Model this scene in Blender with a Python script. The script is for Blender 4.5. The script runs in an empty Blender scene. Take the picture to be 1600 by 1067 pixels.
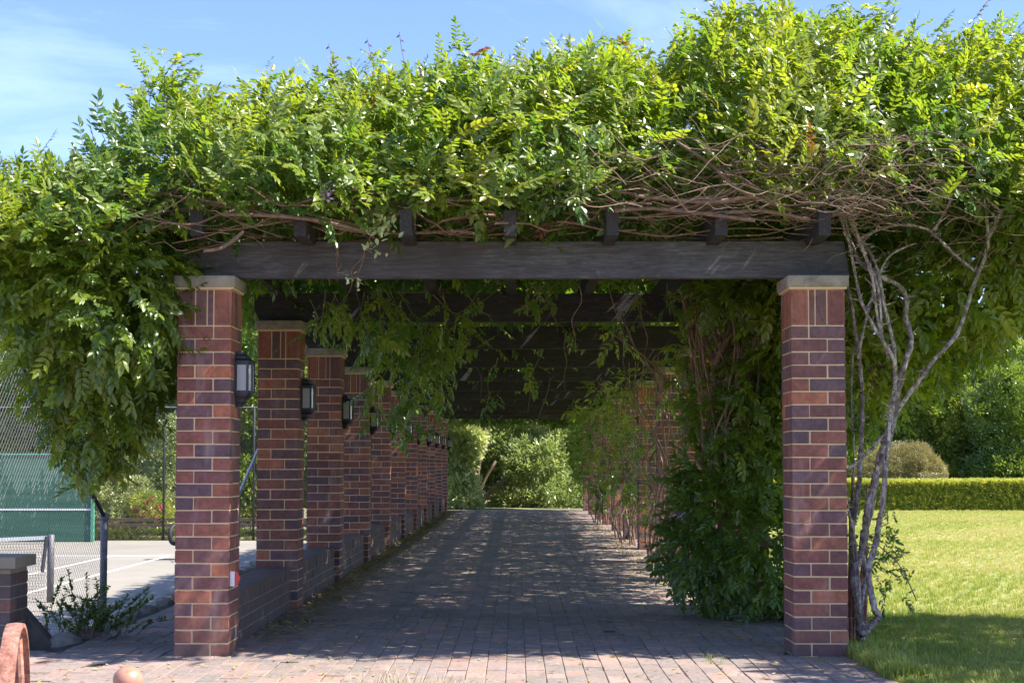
import bpy, bmesh, math, random
import numpy as np
from mathutils import Vector, Matrix

rng = np.random.default_rng(11)
random.seed(11)
SC = bpy.context.scene
COL = SC.collection
R = math.radians

# ------------------------------------------------------------------ camera
F = 2304.0; PITCH = R(2.9); YAW = math.atan(7.0 / F); SH = 76.0; CZ = 1.233
cam_d = bpy.data.cameras.new('camera'); cam = bpy.data.objects.new('camera', cam_d); COL.objects.link(cam)
cam_d.sensor_width = 36; cam_d.lens = F * 36 / 1600; cam_d.shift_y = SH / 1600
cam_d.clip_start = 0.05; cam_d.clip_end = 2000
cam.location = (0, 0, CZ); cam.rotation_euler = (math.pi / 2 + PITCH, 0, YAW)
SC.camera = cam
CM = cam.rotation_euler.to_matrix()
def at(u, v, Y):
    d = CM @ Vector(((u - 800) / F, (533.5 - v + SH) / F, -1))
    return Vector((0, 0, CZ)) + d * (Y / d.y)

# ------------------------------------------------------------------ world and sun
SUNV = Vector((0.84, -0.18, 1.0)).normalized()
EL = math.asin(SUNV.z); AZ = math.atan2(SUNV.x, SUNV.y)
w = bpy.data.worlds.new('World'); SC.world = w; w.use_nodes = True
nt = w.node_tree; nt.nodes.clear()
out = nt.nodes.new('ShaderNodeOutputWorld'); bg = nt.nodes.new('ShaderNodeBackground')
sky = nt.nodes.new('ShaderNodeTexSky'); sky.sky_type = 'NISHITA'; sky.sun_disc = False
sky.sun_elevation = EL; sky.sun_rotation = AZ; sky.air_density = 1.0; sky.dust_density = 0.2; sky.ozone_density = 2.0
tc = nt.nodes.new('ShaderNodeTexCoord'); mp = nt.nodes.new('ShaderNodeMapping')
mp.inputs['Scale'].default_value = (2.2, 2.2, 9.0); mp.inputs['Rotation'].default_value = (0, R(-14), 0)
nz = nt.nodes.new('ShaderNodeTexNoise'); nz.inputs['Scale'].default_value = 1.3; nz.inputs['Detail'].default_value = 9
nz.inputs['Roughness'].default_value = 0.6; nz.inputs['Distortion'].default_value = 0.6
rp = nt.nodes.new('ShaderNodeValToRGB'); rp.color_ramp.elements[0].position = 0.46; rp.color_ramp.elements[1].position = 0.8
rp.color_ramp.elements[1].color = (0.5, 0.5, 0.5, 1)
mx = nt.nodes.new('ShaderNodeMix'); mx.data_type = 'RGBA'; mx.inputs['B'].default_value = (3.0, 3.7, 4.6, 1)
L = nt.links.new
L(tc.outputs['Generated'], mp.inputs['Vector']); L(mp.outputs['Vector'], nz.inputs['Vector'])
L(nz.outputs['Fac'], rp.inputs['Fac']); L(rp.outputs['Color'], mx.inputs['Factor'])
tn = nt.nodes.new('ShaderNodeMix'); tn.data_type = 'RGBA'; tn.blend_type = 'MULTIPLY'; tn.inputs['Factor'].default_value = 1; tn.inputs['B'].default_value = (0.48, 0.505, 0.72, 1)
L(sky.outputs['Color'], tn.inputs['A']); L(tn.outputs['Result'], mx.inputs['A']); L(mx.outputs['Result'], bg.inputs['Color'])
bg.inputs['Strength'].default_value = 0.095; L(bg.outputs['Background'], out.inputs['Surface'])
sl = bpy.data.lights.new('sun', 'SUN'); so = bpy.data.objects.new('sun', sl); COL.objects.link(so)
sl.energy = 2.65; sl.angle = R(0.5); sl.color = (1, 0.95, 0.87)
so.rotation_euler = SUNV.to_track_quat('Z', 'Y').to_euler(); so.location = (20, -5, 30)
SC.view_settings.view_transform = 'Standard'; SC.view_settings.look = 'None'
SC.view_settings.exposure = 2.25; SC.view_settings.gamma = 1; SC.view_settings.use_curve_mapping = False
SC.render.engine = 'CYCLES'
cy = SC.cycles
cy.max_bounces = 10; cy.diffuse_bounces = 7; cy.glossy_bounces = 3; cy.transmission_bounces = 6; cy.transparent_max_bounces = 8
cy.use_denoising = True; cy.sample_clamp_indirect = 6
cy.caustics_reflective = False; cy.caustics_refractive = False

# ------------------------------------------------------------------ materials
class N:
    def __init__(s, name):
        s.m = bpy.data.materials.new(name); s.m.use_nodes = True; s.t = s.m.node_tree
        s.b = s.t.nodes['Principled BSDF']; s.o = s.t.nodes['Material Output']
    def n(s, kind, **kw):
        x = s.t.nodes.new(kind)
        for k, v in kw.items():
            if hasattr(x, k) and k not in x.inputs: setattr(x, k, v)
            else: x.inputs[k].default_value = v
        return x
    def l(s, a, b): s.t.links.new(a, b)
    def noise(s, scale, detail=4, rough=0.55, vec=None, dist=0):
        x = s.n('ShaderNodeTexNoise'); x.inputs['Scale'].default_value = scale; x.inputs['Detail'].default_value = detail
        x.inputs['Roughness'].default_value = rough; x.inputs['Distortion'].default_value = dist
        if vec is not None: s.l(vec, x.inputs['Vector'])
        return x.outputs['Fac']
    def pos(s, scale=(1, 1, 1)):
        g = s.n('ShaderNodeNewGeometry'); m = s.n('ShaderNodeMapping'); m.inputs['Scale'].default_value = scale
        s.l(g.outputs['Position'], m.inputs['Vector']); return m.outputs['Vector']
    def ramp(s, fac, stops, interp='LINEAR'):
        r = s.n('ShaderNodeValToRGB'); cr = r.color_ramp; cr.interpolation = interp
        while len(cr.elements) < len(stops): cr.elements.new(0.5)
        for e, (p, c) in zip(cr.elements, stops):
            e.position = p; e.color = (*c, 1) if len(c) == 3 else c
        s.l(fac, r.inputs['Fac']); return r.outputs['Color']
    def mix(s, fac, a, b, mode='MIX'):
        x = s.n('ShaderNodeMix'); x.data_type = 'RGBA'; x.blend_type = mode
        for v, k in ((fac, 'Factor'), (a, 'A'), (b, 'B')):
            if isinstance(v, (int, float)): x.inputs[k].default_value = v
            elif isinstance(v, tuple): x.inputs[k].default_value = (*v, 1)
            else: s.l(v, x.inputs[k])
        return x.outputs['Result']
    def bump(s, h, strength=0.4, dist=0.004):
        b = s.n('ShaderNodeBump'); b.inputs['Strength'].default_value = strength; b.inputs['Distance'].default_value = dist
        s.l(h, b.inputs['Height']); s.l(b.outputs['Normal'], s.b.inputs['Normal'])
    def base(s, c): s.l(c, s.b.inputs['Base Color'])
    def set(s, **k):
        for a, v in k.items(): s.b.inputs[a.replace('_', ' ')].default_value = v
G = lambda v: (v, v, v)

BR = [(0.0, (0.165, 0.066, 0.058)), (0.2, (0.150, 0.074, 0.076)), (0.36, (0.240, 0.086, 0.058)), (0.52, (0.115, 0.066, 0.072)),
      (0.62, (0.200, 0.070, 0.054)), (0.78, (0.28, 0.100, 0.060)), (0.88, (0.160, 0.074, 0.064)), (0.95, (0.36, 0.125, 0.066))]
def brick_mat(name, attr, dirty=False):
    m = N(name)
    if attr:
        a = m.n('ShaderNodeAttribute'); a.attribute_name = 'rnd'; rnd = a.outputs['Fac']
    else:
        a = m.n('ShaderNodeObjectInfo'); rnd = a.outputs['Random']
    c = m.ramp(rnd, BR, 'CONSTANT')
    v = m.pos(); 
    c = m.mix(0.45, c, m.ramp(m.noise(9, 5, 0.6, v), [(0.3, G(0.25)), (0.7, G(0.75))]), 'OVERLAY')
    c = m.mix(0.4, c, m.ramp(m.noise(34, 4, 0.6, v), [(0.3, G(0.2)), (0.7, G(0.8))]), 'OVERLAY')
    c = m.mix(m.ramp(m.noise(160, 3, 0.7, v), [(0.62, G(0)), (0.75, G(0.35))]), c, (0.32, 0.22, 0.17))
    # pale lime bloom, streaked downwards
    c = m.mix(m.ramp(m.noise(5, 5, 0.6, m.pos((1.6, 1.6, 0.35))), [(0.56, G(0)), (0.80, G(0.5))]), c, (0.42, 0.36, 0.34))
    g_ = m.n('ShaderNodeSeparateXYZ'); m.l(v, g_.inputs[0])
    mr = m.n('ShaderNodeMapRange'); mr.inputs['From Min'].default_value = 0; mr.inputs['From Max'].default_value = .35; mr.inputs['To Min'].default_value = .75; mr.inputs['To Max'].default_value = 0; m.l(g_.outputs[2], mr.inputs[0])
    md_ = m.n('ShaderNodeMath'); md_.operation = 'MULTIPLY'; m.l(mr.outputs[0], md_.inputs[0]); m.l(m.noise(11, 6, .7, v), md_.inputs[1])
    c = m.mix(md_.outputs[0], c, (0.10, 0.085, 0.065))
    if dirty:
        c = m.mix(m.ramp(m.noise(3.5, 6, 0.65, v), [(0.3, G(0.35)), (0.7, G(0.85))]), c, (0.085, 0.080, 0.066))
    m.base(c); m.set(Roughness=0.72); m.bump(m.noise(140, 5, 0.7, v), 0.5, 0.002)
    return m.m
M = {}
M['brick'] = brick_mat('brick', False); M['brick_far'] = brick_mat('brick_far', True)
M['wbrick'] = brick_mat('wall_brick', False, True); M['wbrick_far'] = brick_mat('wall_brick_far', True, True)

m = N('mortar'); v = m.pos()
m.base(m.mix(m.ramp(m.noise(6, 5, 0.6, v), [(0.3, G(0)), (0.75, G(1))]), (0.74, 0.54, 0.31), (0.58, 0.43, 0.26)))
m.set(Roughness=0.95); m.bump(m.noise(220, 3, 0.6, v), 0.5, 0.002); M['mortar'] = m.m
m = N('grey_mortar'); v = m.pos()
m.base(m.mix(m.noise(5, 5, 0.6, v), (0.36, 0.31, 0.21), (0.20, 0.18, 0.13))); m.set(Roughness=0.95); M['gmortar'] = m.m
m = N('cap_stone'); v = m.pos()
c = m.ramp(m.noise(7, 7, 0.65, v, 0.5), [(0.28, (0.13, 0.12, 0.10)), (0.5, (0.28, 0.255, 0.20)), (0.75, (0.40, 0.365, 0.30))])
c = m.mix(m.ramp(m.noise(45, 5, 0.7, v), [(0.55, G(0)), (0.72, G(0.7))]), c, (0.10, 0.10, 0.075))
m.base(c); m.set(Roughness=0.9); m.bump(m.noise(90, 6, 0.7, v), 0.7, 0.004); M['cap'] = m.m
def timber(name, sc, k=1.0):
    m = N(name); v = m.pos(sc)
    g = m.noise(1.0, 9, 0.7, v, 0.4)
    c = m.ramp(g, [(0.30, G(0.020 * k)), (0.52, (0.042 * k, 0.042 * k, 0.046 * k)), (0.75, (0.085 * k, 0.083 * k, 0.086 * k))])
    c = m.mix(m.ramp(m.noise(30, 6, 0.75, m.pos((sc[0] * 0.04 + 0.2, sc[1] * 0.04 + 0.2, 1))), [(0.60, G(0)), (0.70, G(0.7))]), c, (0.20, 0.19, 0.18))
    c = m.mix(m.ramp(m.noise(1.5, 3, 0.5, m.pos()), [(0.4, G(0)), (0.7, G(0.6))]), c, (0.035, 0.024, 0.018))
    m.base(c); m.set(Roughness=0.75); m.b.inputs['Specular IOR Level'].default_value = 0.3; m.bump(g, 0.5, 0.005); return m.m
M['beam'] = timber('beam_timber', (7, 60, 70)); M['front_beam'] = timber('sun_grazed_beam_timber', (7, 60, 70), 2.0); M['rafter'] = timber('rafter_timber', (60, 7, 70))  # front beam: lighter copy of the beam timber, grazing sunlight put into its colour

def paver_mat(name, attr):
    m = N(name)
    if attr:
        a = m.n('ShaderNodeAttribute'); a.attribute_name = 'rnd'; rnd = a.outputs['Fac']
    else:
        a = m.n('ShaderNodeObjectInfo'); rnd = a.outputs['Random']
    v = m.pos()
    c = m.ramp(rnd, [(0, (0.26, 0.180, 0.152)), (0.25, (0.31, 0.205, 0.168)), (0.5, (0.225, 0.172, 0.152)), (0.7, (0.345, 0.235, 0.192)), (0.87, (0.345, 0.20, 0.15))], 'CONSTANT')
    c = m.mix(m.ramp(m.noise(1.3, 6, 0.65, v), [(0.40, G(0)), (0.68, G(0.55))]), c, (0.105, 0.105, 0.085))
    c = m.mix(m.ramp(m.noise(0.55, 5, 0.7, v), [(0.5, G(0)), (0.72, G(0.5))]), c, (0.055, 0.085, 0.05))
    c = m.mix(m.ramp(m.noise(30, 6, 0.7, v), [(0.42, G(0)), (0.75, G(0.6))]), c, (0.42, 0.36, 0.32))
    c = m.mix(m.ramp(m.noise(2.4, 3, 0.4, m.pos((1, 1, 1))), [(0.73, G(0)), (0.76, G(0.6))]), c, (0.45, 0.42, 0.37))
    m.base(c); m.set(Roughness=0.85); m.bump(m.noise(110, 5, 0.7, v), 0.5, 0.003); return m.m
M['paver'] = paver_mat('paver', False); M['paver_far'] = paver_mat('paver_far', True)
m = N('terrace_paving'); v = m.pos(); bk = m.n('ShaderNodeTexBrick'); bk.inputs['Scale'].default_value = 1; bk.inputs['Brick Width'].default_value = .236; bk.inputs['Row Height'].default_value = .118; bk.inputs['Mortar Size'].default_value = .004
bk.inputs['Color1'].default_value = (.33, .24, .21, 1); bk.inputs['Color2'].default_value = (.25, .18, .16, 1); bk.inputs['Mortar'].default_value = (.08, .07, .05, 1); m.l(m.pos(), bk.inputs['Vector']); m.base(bk.outputs['Color']); m.set(Roughness=.85); M['terrace'] = m.m
m = N('joint_sand'); v = m.pos()
m.base(m.mix(m.ramp(m.noise(4, 6, 0.7, v), [(0.4, G(0)), (0.65, G(1))]), (0.085, 0.065, 0.05), (0.05, 0.06, 0.03))); m.set(Roughness=1.0); M['sand'] = m.m

m = N('lawn_soil'); v = m.pos()
c = m.ramp(m.noise(0.5, 8, 0.65, v), [(0.3, (0.20, 0.24, 0.05)), (0.55, (0.30, 0.31, 0.09)), (0.75, (0.42, 0.37, 0.17))])
c = m.mix(0.6, c, m.ramp(m.noise(14, 6, 0.7, v), [(0.3, G(0.3)), (0.7, G(0.75))]), 'OVERLAY')
m.base(c); m.set(Roughness=1.0); m.bump(m.noise(40, 6, 0.7, v), 0.8, 0.03); M['lawn'] = m.m
m = N('earth'); v = m.pos()
m.base(m.ramp(m.noise(1.2, 7, 0.6, v), [(0.3, (0.12, 0.13, 0.05)), (0.7, (0.24, 0.22, 0.11))])); m.set(Roughness=1.0); M['earth'] = m.m
m = N('court_surface'); v = m.pos()
c = m.ramp(m.noise(0.5, 6, 0.6, v), [(0.3, (0.20, 0.18, 0.145)), (0.7, (0.29, 0.255, 0.205))])
c = m.mix(m.ramp(m.noise(30, 5, 0.8, v), [(0.4, G(0)), (0.8, G(0.5))]), c, (0.36, 0.35, 0.30))
m.base(c); m.set(Roughness=0.9); M['court'] = m.m

def plain(name, col, rough=0.6, metal=0.0, var=0.25, nsc=12, bump=0.0):
    m = N(name); v = m.pos()
    c = m.mix(m.ramp(m.noise(nsc, 5, 0.65, v), [(0.3, G(0)), (0.7, G(1))]), tuple(x * (1 - var) for x in col), tuple(min(1, x * (1 + var)) for x in col))
    m.base(c); m.set(Roughness=rough, Metallic=metal)
    if bump: m.bump(m.noise(nsc * 8, 5, 0.7, v), bump, 0.003)
    return m.m
M['white_line'] = plain('white_line', (0.75, 0.75, 0.72), 0.8, 0, 0.12)
M['black_metal'] = plain('black_metal', (0.022, 0.025, 0.034), 0.38, 0.0, 0.2, 30)
M['galv'] = plain('galvanised_steel', (0.17, 0.165, 0.175), 0.6, 0.4, 0.35, 20)
M['darkrail'] = plain('dark_rail', (0.035, 0.037, 0.04), 0.5, 0.2, 0.3, 15)
M['wire'] = plain('chain_wire', (0.12, 0.12, 0.125), 0.6, 0.2, 0.2, 3)
M['dwire'] = plain('dark_chain_wire', (0.03, 0.033, 0.035), 0.6, 0.1, 0.2, 3)
M['green_board'] = None
m = N('green_board'); v = m.pos((0.35, 1, 7))
c = m.ramp(m.noise(1.4, 6, 0.6, v), [(0.3, (0.030, 0.10, 0.062)), (0.7, (0.062, 0.155, 0.10))]); m.base(c); m.set(Roughness=0.6); M['green_board'] = m.m
M['green_paint'] = plain('green_paint', (0.10, 0.33, 0.21), 0.5)
M['rubber'] = plain('black_rubber', (0.02, 0.02, 0.022), 0.7)
m = N('rusty_iron'); v = m.pos()
c = m.ramp(m.noise(30, 8, 0.8, v), [(0.32, (0.09, 0.035, 0.024)), (0.5, (0.30, 0.13, 0.085)), (0.66, (0.42, 0.25, 0.19))])
m.base(c); m.set(Roughness=0.9); m.bump(m.noise(90, 6, 0.8, v), 0.9, 0.004); M['rust'] = m.m
m = N('terracotta'); v = m.pos()
c = m.ramp(m.noise(16, 5, 0.6, v), [(0.3, (0.36, 0.16, 0.10)), (0.7, (0.50, 0.26, 0.18))])
c = m.mix(m.ramp(m.noise(22, 2, 0.5, v), [(0.66, G(0)), (0.68, G(0.8))]), c, (0.55, 0.16, 0.05))
m.base(c); m.set(Roughness=0.42); M['terra'] = m.m
m = N('frosted_glass'); m.base(m.mix(m.noise(15, 3, 0.5, m.pos()), (0.42, 0.43, 0.42), (0.56, 0.57, 0.56)))
m.set(Roughness=0.35); m.b.inputs['Transmission Weight'].default_value = 0.25; M['glass'] = m.m
M['red_lens'] = plain('red_lens', (0.55, 0.05, 0.04), 0.25, 0, 0.1)
M['white_plastic'] = plain('white_plastic', (0.7, 0.7, 0.68), 0.4, 0, 0.08)
M['steelblue'] = plain('grey_steel_pole', (0.30, 0.33, 0.38), 0.4, 0.5, 0.15)
m = N('bark'); v = m.pos((1, 1, 0.45))
c = m.ramp(m.noise(28, 7, 0.75, v), [(0.34, (0.06, 0.047, 0.042)), (0.48, (0.22, 0.175, 0.15)), (0.60, (0.55, 0.48, 0.43))])
m.base(c); m.set(Roughness=0.9); m.bump(m.noise(50, 6, 0.75, v), 1.0, 0.008); M['bark'] = m.m
m = N('vine_stem'); v = m.pos()
c = m.ramp(m.noise(22, 6, 0.7, v), [(0.3, (0.10, 0.06, 0.04)), (0.55, (0.22, 0.14, 0.095)), (0.78, (0.36, 0.26, 0.19))])
m.base(c); m.set(Roughness=0.85); m.bump(m.noise(120, 5, 0.7, v), 0.6, 0.003); M['stem'] = m.m
M['twig_green'] = plain('green_shoot', (0.16, 0.20, 0.05), 0.6)
M['trunk'] = plain('tree_bark', (0.13, 0.09, 0.065), 0.9, 0, 0.45, 9, 0.6)
M['rock'] = plain('edging_stone', (0.26, 0.23, 0.19), 0.95, 0, 0.4, 8, 0.6)
M['pale_fence'] = plain('weathered_board', (0.10, 0.085, 0.07), 0.9, 0, 0.4, 10)

def leaf_mat(name, stops, trans, tmix=0.38, rough=0.42, spec=0.5):
    m = N(name)
    a = m.n('ShaderNodeAttribute'); a.attribute_type = 'INSTANCER'; a.attribute_name = 'tint'
    o = m.n('ShaderNodeObjectInfo')
    ad = m.n('ShaderNodeMath'); ad.operation = 'MULTIPLY_ADD'; ad.inputs[1].default_value = 0.16
    m.l(o.outputs['Random'], ad.inputs[0]); m.l(a.outputs['Fac'], ad.inputs[2])
    c = m.ramp(ad.outputs[0], stops)
    c = m.mix(0.35, c, m.ramp(m.noise(18, 3, 0.5, m.pos()), [(0.3, G(0.38)), (0.7, G(0.62))]), 'OVERLAY')
    m.base(c); m.set(Roughness=rough); m.b.inputs['Specular IOR Level'].default_value = spec
    t = m.n('ShaderNodeBsdfTranslucent')
    m.l(m.mix(1.0, c, trans, 'MULTIPLY'), t.inputs['Color'])
    mxs = m.n('ShaderNodeMixShader'); mxs.inputs[0].default_value = tmix
    m.l(m.b.outputs[0], mxs.inputs[1]); m.l(t.outputs[0], mxs.inputs[2]); m.l(mxs.outputs[0], m.o.inputs['Surface'])
    return m.m
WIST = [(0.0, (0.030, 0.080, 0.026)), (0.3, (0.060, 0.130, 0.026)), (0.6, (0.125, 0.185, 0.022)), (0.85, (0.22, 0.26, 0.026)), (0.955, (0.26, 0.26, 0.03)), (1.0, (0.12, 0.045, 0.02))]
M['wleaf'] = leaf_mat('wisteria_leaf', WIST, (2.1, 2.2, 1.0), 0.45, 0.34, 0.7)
M['fleaf'] = leaf_mat('shrub_leaf', [(0.0, (0.04, 0.085, 0.03)), (0.35, (0.115, 0.19, 0.045)), (0.7, (0.26, 0.31, 0.06)), (1.0, (0.50, 0.48, 0.12))], (1.7, 1.8, 0.8), 0.34, 0.3, 0.8)
M['pleaf'] = leaf_mat('pale_leaf', [(0.0, (0.05, 0.085, 0.03)), (0.35, (0.13, 0.185, 0.06)), (0.7, (0.30, 0.35, 0.13)), (1.0, (0.52, 0.52, 0.28))], (1.6, 1.7, 1.0), 0.34, 0.3, 0.8)
M['gblade'] = leaf_mat('grass_blade', [(0.0, (0.09, 0.15, 0.025)), (0.35, (0.19, 0.26, 0.04)), (0.7, (0.36, 0.38, 0.09)), (1.0, (0.50, 0.42, 0.20))], (1.6, 1.6, 0.8), 0.35, 0.5)
M['litter'] = leaf_mat('leaf_litter', [(0.0, (0.10, 0.13, 0.03)), (0.4, (0.34, 0.28, 0.09)), (1.0, (0.50, 0.38, 0.22))], (1, 1, 0.6), 0.2, 0.7)
M['mauve'] = leaf_mat('mauve_petal', [(0.0, (0.50, 0.36, 0.62)), (1.0, (0.75, 0.62, 0.80))], (1.2, 1.1, 1.2), 0.3)
M['pink'] = leaf_mat('pink_petal', [(0.0, (0.55, 0.03, 0.16)), (1.0, (0.75, 0.08, 0.28))], (1.2, 1, 1), 0.3)
M['redp'] = leaf_mat('red_petal', [(0.0, (0.7, 0.03, 0.015)), (1.0, (0.7, 0.06, 0.02))], (1.2, 1, 1), 0.3)
M['maple'] = leaf_mat('maple_leaf', [(0.0, (0.13, 0.13, 0.05)), (0.5, (0.26, 0.24, 0.10)), (1.0, (0.42, 0.36, 0.18))], (1.4, 1.3, 0.8), 0.3)
M['dead'] = leaf_mat('dead_leaf', [(0.0, (0.16, 0.05, 0.03)), (1.0, (0.34, 0.13, 0.05))], (1.3, 1, 0.8), 0.3)

# ------------------------------------------------------------------ building helpers
def tag(o, label=None, cat=None, group=None, kind=None):
    if label: o['label'] = label
    if cat: o['category'] = cat
    if group: o['group'] = group
    if kind: o['kind'] = kind
    return o
def empty(name, loc=(0, 0, 0)):
    o = bpy.data.objects.new(name, None); o.location = loc; o.empty_display_size = 0.1; COL.objects.link(o); return o
def link_mesh(name, me, mat, parent=None, loc=None):
    if mat and not me.materials: me.materials.append(mat)
    o = bpy.data.objects.new(name, me); COL.objects.link(o)
    if parent is not None:
        o.parent = parent
        # geometry is written in world coordinates unless loc is given
        if loc is None: o.location = -parent.matrix_basis.translation
        else: o.location = Vector(loc) - parent.matrix_basis.translation
    elif loc is not None: o.location = loc
    return o
class MB:
    def __init__(s): s.v = []; s.f = []; s.r = []
    def add(s, vs, fs, r=None):
        k = len(s.v); s.v.extend([tuple(p) for p in vs]); s.f.extend([tuple(i + k for i in f) for f in fs])
        s.r.extend([r if r is not None else 0.0] * len(fs))
    def box(s, x0, x1, y0, y1, z0, z1, r=None, jit=0):
        vs = [(x, y, z) for z in (z0, z1) for y in (y0, y1) for x in (x0, x1)]
        if jit: vs = [tuple(c + random.uniform(-jit, jit) for c in p) for p in vs]
        s.add(vs, [(0, 2, 3, 1), (4, 5, 7, 6), (0, 1, 5, 4), (2, 6, 7, 3), (0, 4, 6, 2), (1, 3, 7, 5)], r)
    def tube(s, pts, rad, sides=6, smooth=3, knob=0.0, r=None):
        P = [Vector(p) for p in pts]
        if np.isscalar(rad): rad = [rad] * len(P)
        if smooth > 1 and len(P) > 2:
            Q = []; RR = []
            for i in range(len(P) - 1):
                a = P[max(i - 1, 0)]; b = P[i]; c = P[i + 1]; d = P[min(i + 2, len(P) - 1)]
                for k in range(smooth):
                    t = k / smooth
                    Q.append(0.5 * ((2 * b) + (c - a) * t + (2 * a - 5 * b + 4 * c - d) * t * t + (3 * b - a - 3 * c + d) * t ** 3))
                    RR.append(rad[i] * (1 - t) + rad[i + 1] * t)
            Q.append(P[-1]); RR.append(rad[-1]); P, rad = Q, RR
        vs = []; fs = []; up = Vector((0.13, 0.2, 0.97)); prev = None
        for i, p in enumerate(P):
            d = (P[min(i + 1, len(P) - 1)] - P[max(i - 1, 0)])
            if d.length < 1e-6: d = Vector((0, 0, 1))
            d.normalize()
            if prev is None:
                x = d.cross(up if abs(d.dot(up)) < 0.95 else Vector((1, 0, 0))).normalized()
            else:
                x = (prev - d * prev.dot(d)).normalized()
            prev = x; y = d.cross(x)
            for k in range(sides):
                a = 2 * math.pi * k / sides
                rr = rad[i] * (1 + (random.uniform(-knob, knob) if knob else 0))
                vs.append(p + x * math.cos(a) * rr + y * math.sin(a) * rr)
        n = len(P)
        for i in range(n - 1):
            for k in range(sides):
                a = i * sides + k; b = i * sides + (k + 1) % sides
                fs.append((a, b, b + sides, a + sides))
        fs.append(tuple(range(sides - 1, -1, -1))); fs.append(tuple((n - 1) * sides + k for k in range(sides)))
        s.add(vs, fs, r)
    def mesh(s, name, mat=None, shade=False, rnd=False):
        me = bpy.data.meshes.new(name); me.from_pydata(s.v, [], s.f); me.update()
        if rnd:
            a = me.attributes.new('rnd', 'FLOAT', 'FACE'); a.data.foreach_set('value', np.array(s.r, dtype=np.float32))
        if shade: me.polygons.foreach_set('use_smooth', [True] * len(me.polygons))
        if mat: me.materials.append(mat)
        return me
    def build(s, name, mat, parent=None, shade=False, rnd=False, kind=None):
        o = link_mesh(name, s.mesh(name, mat, shade, rnd), None, parent)
        if kind: o['kind'] = kind
        return o
def bevel_box_mesh(name, dx, dy, dz, bev, mat, seg=1, base=False, shade=False):
    bm = bmesh.new(); bmesh.ops.create_cube(bm, size=1)
    for q in bm.verts:
        q.co = Vector((q.co.x * dx, q.co.y * dy, (q.co.z + (0.5 if base else 0)) * dz))
    bmesh.ops.bevel(bm, geom=bm.edges[:], offset=bev, segments=seg, affect='EDGES', profile=0.5)
    me = bpy.data.meshes.new(name); bm.to_mesh(me); bm.free()
    if shade: me.polygons.foreach_set('use_smooth', [True] * len(me.polygons))
    me.materials.append(mat); return me
def lathe(mb, cx, cy, prof, sides=24):
    vs = []; fs = []
    for (r, z) in prof:
        for k in range(sides):
            a = 2 * math.pi * k / sides; vs.append((cx + r * math.cos(a), cy + r * math.sin(a), z))
    for i in range(len(prof) - 1):
        for k in range(sides):
            fs.append((i * sides + k, i * sides + (k + 1) % sides, (i + 1) * sides + (k + 1) % sides, (i + 1) * sides + k))
    fs.append(tuple(range(sides - 1, -1, -1))); fs.append(tuple((len(prof) - 1) * sides + k for k in range(sides)))
    mb.add(vs, fs)

# ------------------------------------------------------------------ leaf shapes (never linked to the scene themselves)
def leaflet(mb, p, a, n, l, w, fold=0.22, droop=0.12):
    a = a.normalized(); s = a.cross(n).normalized(); n = s.cross(a).normalized()
    T = [(0, 0), (0.32, 1.0), (0.68, 0.78), (1, 0)]
    mid = [p + a * l * t - n * (droop * l * t * t) for t, _ in T]
    lf = [mid[i] + s * (w / 2 * T[i][1]) + n * (fold * w / 2 * T[i][1]) for i in (1, 2)]
    rt = [mid[i] - s * (w / 2 * T[i][1]) + n * (fold * w / 2 * T[i][1]) for i in (1, 2)]
    vs = mid + lf + rt
    mb.add(vs, [(0, 4, 1), (1, 4, 5, 2), (2, 5, 3), (0, 1, 6), (1, 2, 7, 6), (2, 3, 7)])
def compound(name, pairs, L_, ll, lw, curve, seed, mat):
    rr = random.Random(seed); mb = MB(); pts = []
    def P(t): return Vector((0.03 * math.sin(3 * t + seed), L_ * t * (1 - 0.1 * abs(curve) * t), -curve * L_ * t * t * 0.5))
    for i in range(7): pts.append(P(i / 6))
    mb.tube(pts, [0.0022 - 0.0002 * i for i in range(7)], 3, 1)
    up = Vector((0, 0, 1))
    for i in range(pairs):
        t = 0.22 + 0.72 * i / (pairs - 1); p = P(t); d = (P(t + 0.02) - P(t)).normalized()
        k = 1 - 0.35 * abs(t - 0.6) 
        for sgn in (-1, 1):
            side = Vector((sgn, 0, 0)); ang = R(52 + rr.uniform(-12, 12) - 14 * t)
            a = d * math.cos(ang) + side * math.sin(ang) + up * rr.uniform(-0.35, 0.1)
            nn = (up + side * rr.uniform(-0.45, 0.1) + d * rr.uniform(-0.3, 0.3))
            leaflet(mb, p, a, nn, ll * k * rr.uniform(0.85, 1.12), lw * k * rr.uniform(0.85, 1.1), 0.3, rr.uniform(0.05, 0.3))
    leaflet(mb, P(1.0), (P(1) - P(0.95)), up, ll * 1.05, lw)
    me = mb.mesh(name, mat); return bpy.data.objects.new(name, me)
PW = [compound('wisteria_leaf', 5, 0.24, 0.072, 0.034, 0.35, 1, M['wleaf']),
      compound('wisteria_leaf', 4, 0.20, 0.080, 0.040, 0.9, 2, M['wleaf']),
      compound('wisteria_leaf', 6, 0.27, 0.066, 0.030, -0.2, 3, M['wleaf']),
      compound('wisteria_leaf', 3, 0.13, 0.074, 0.038, 0.5, 4, M['wleaf'])]
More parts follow.
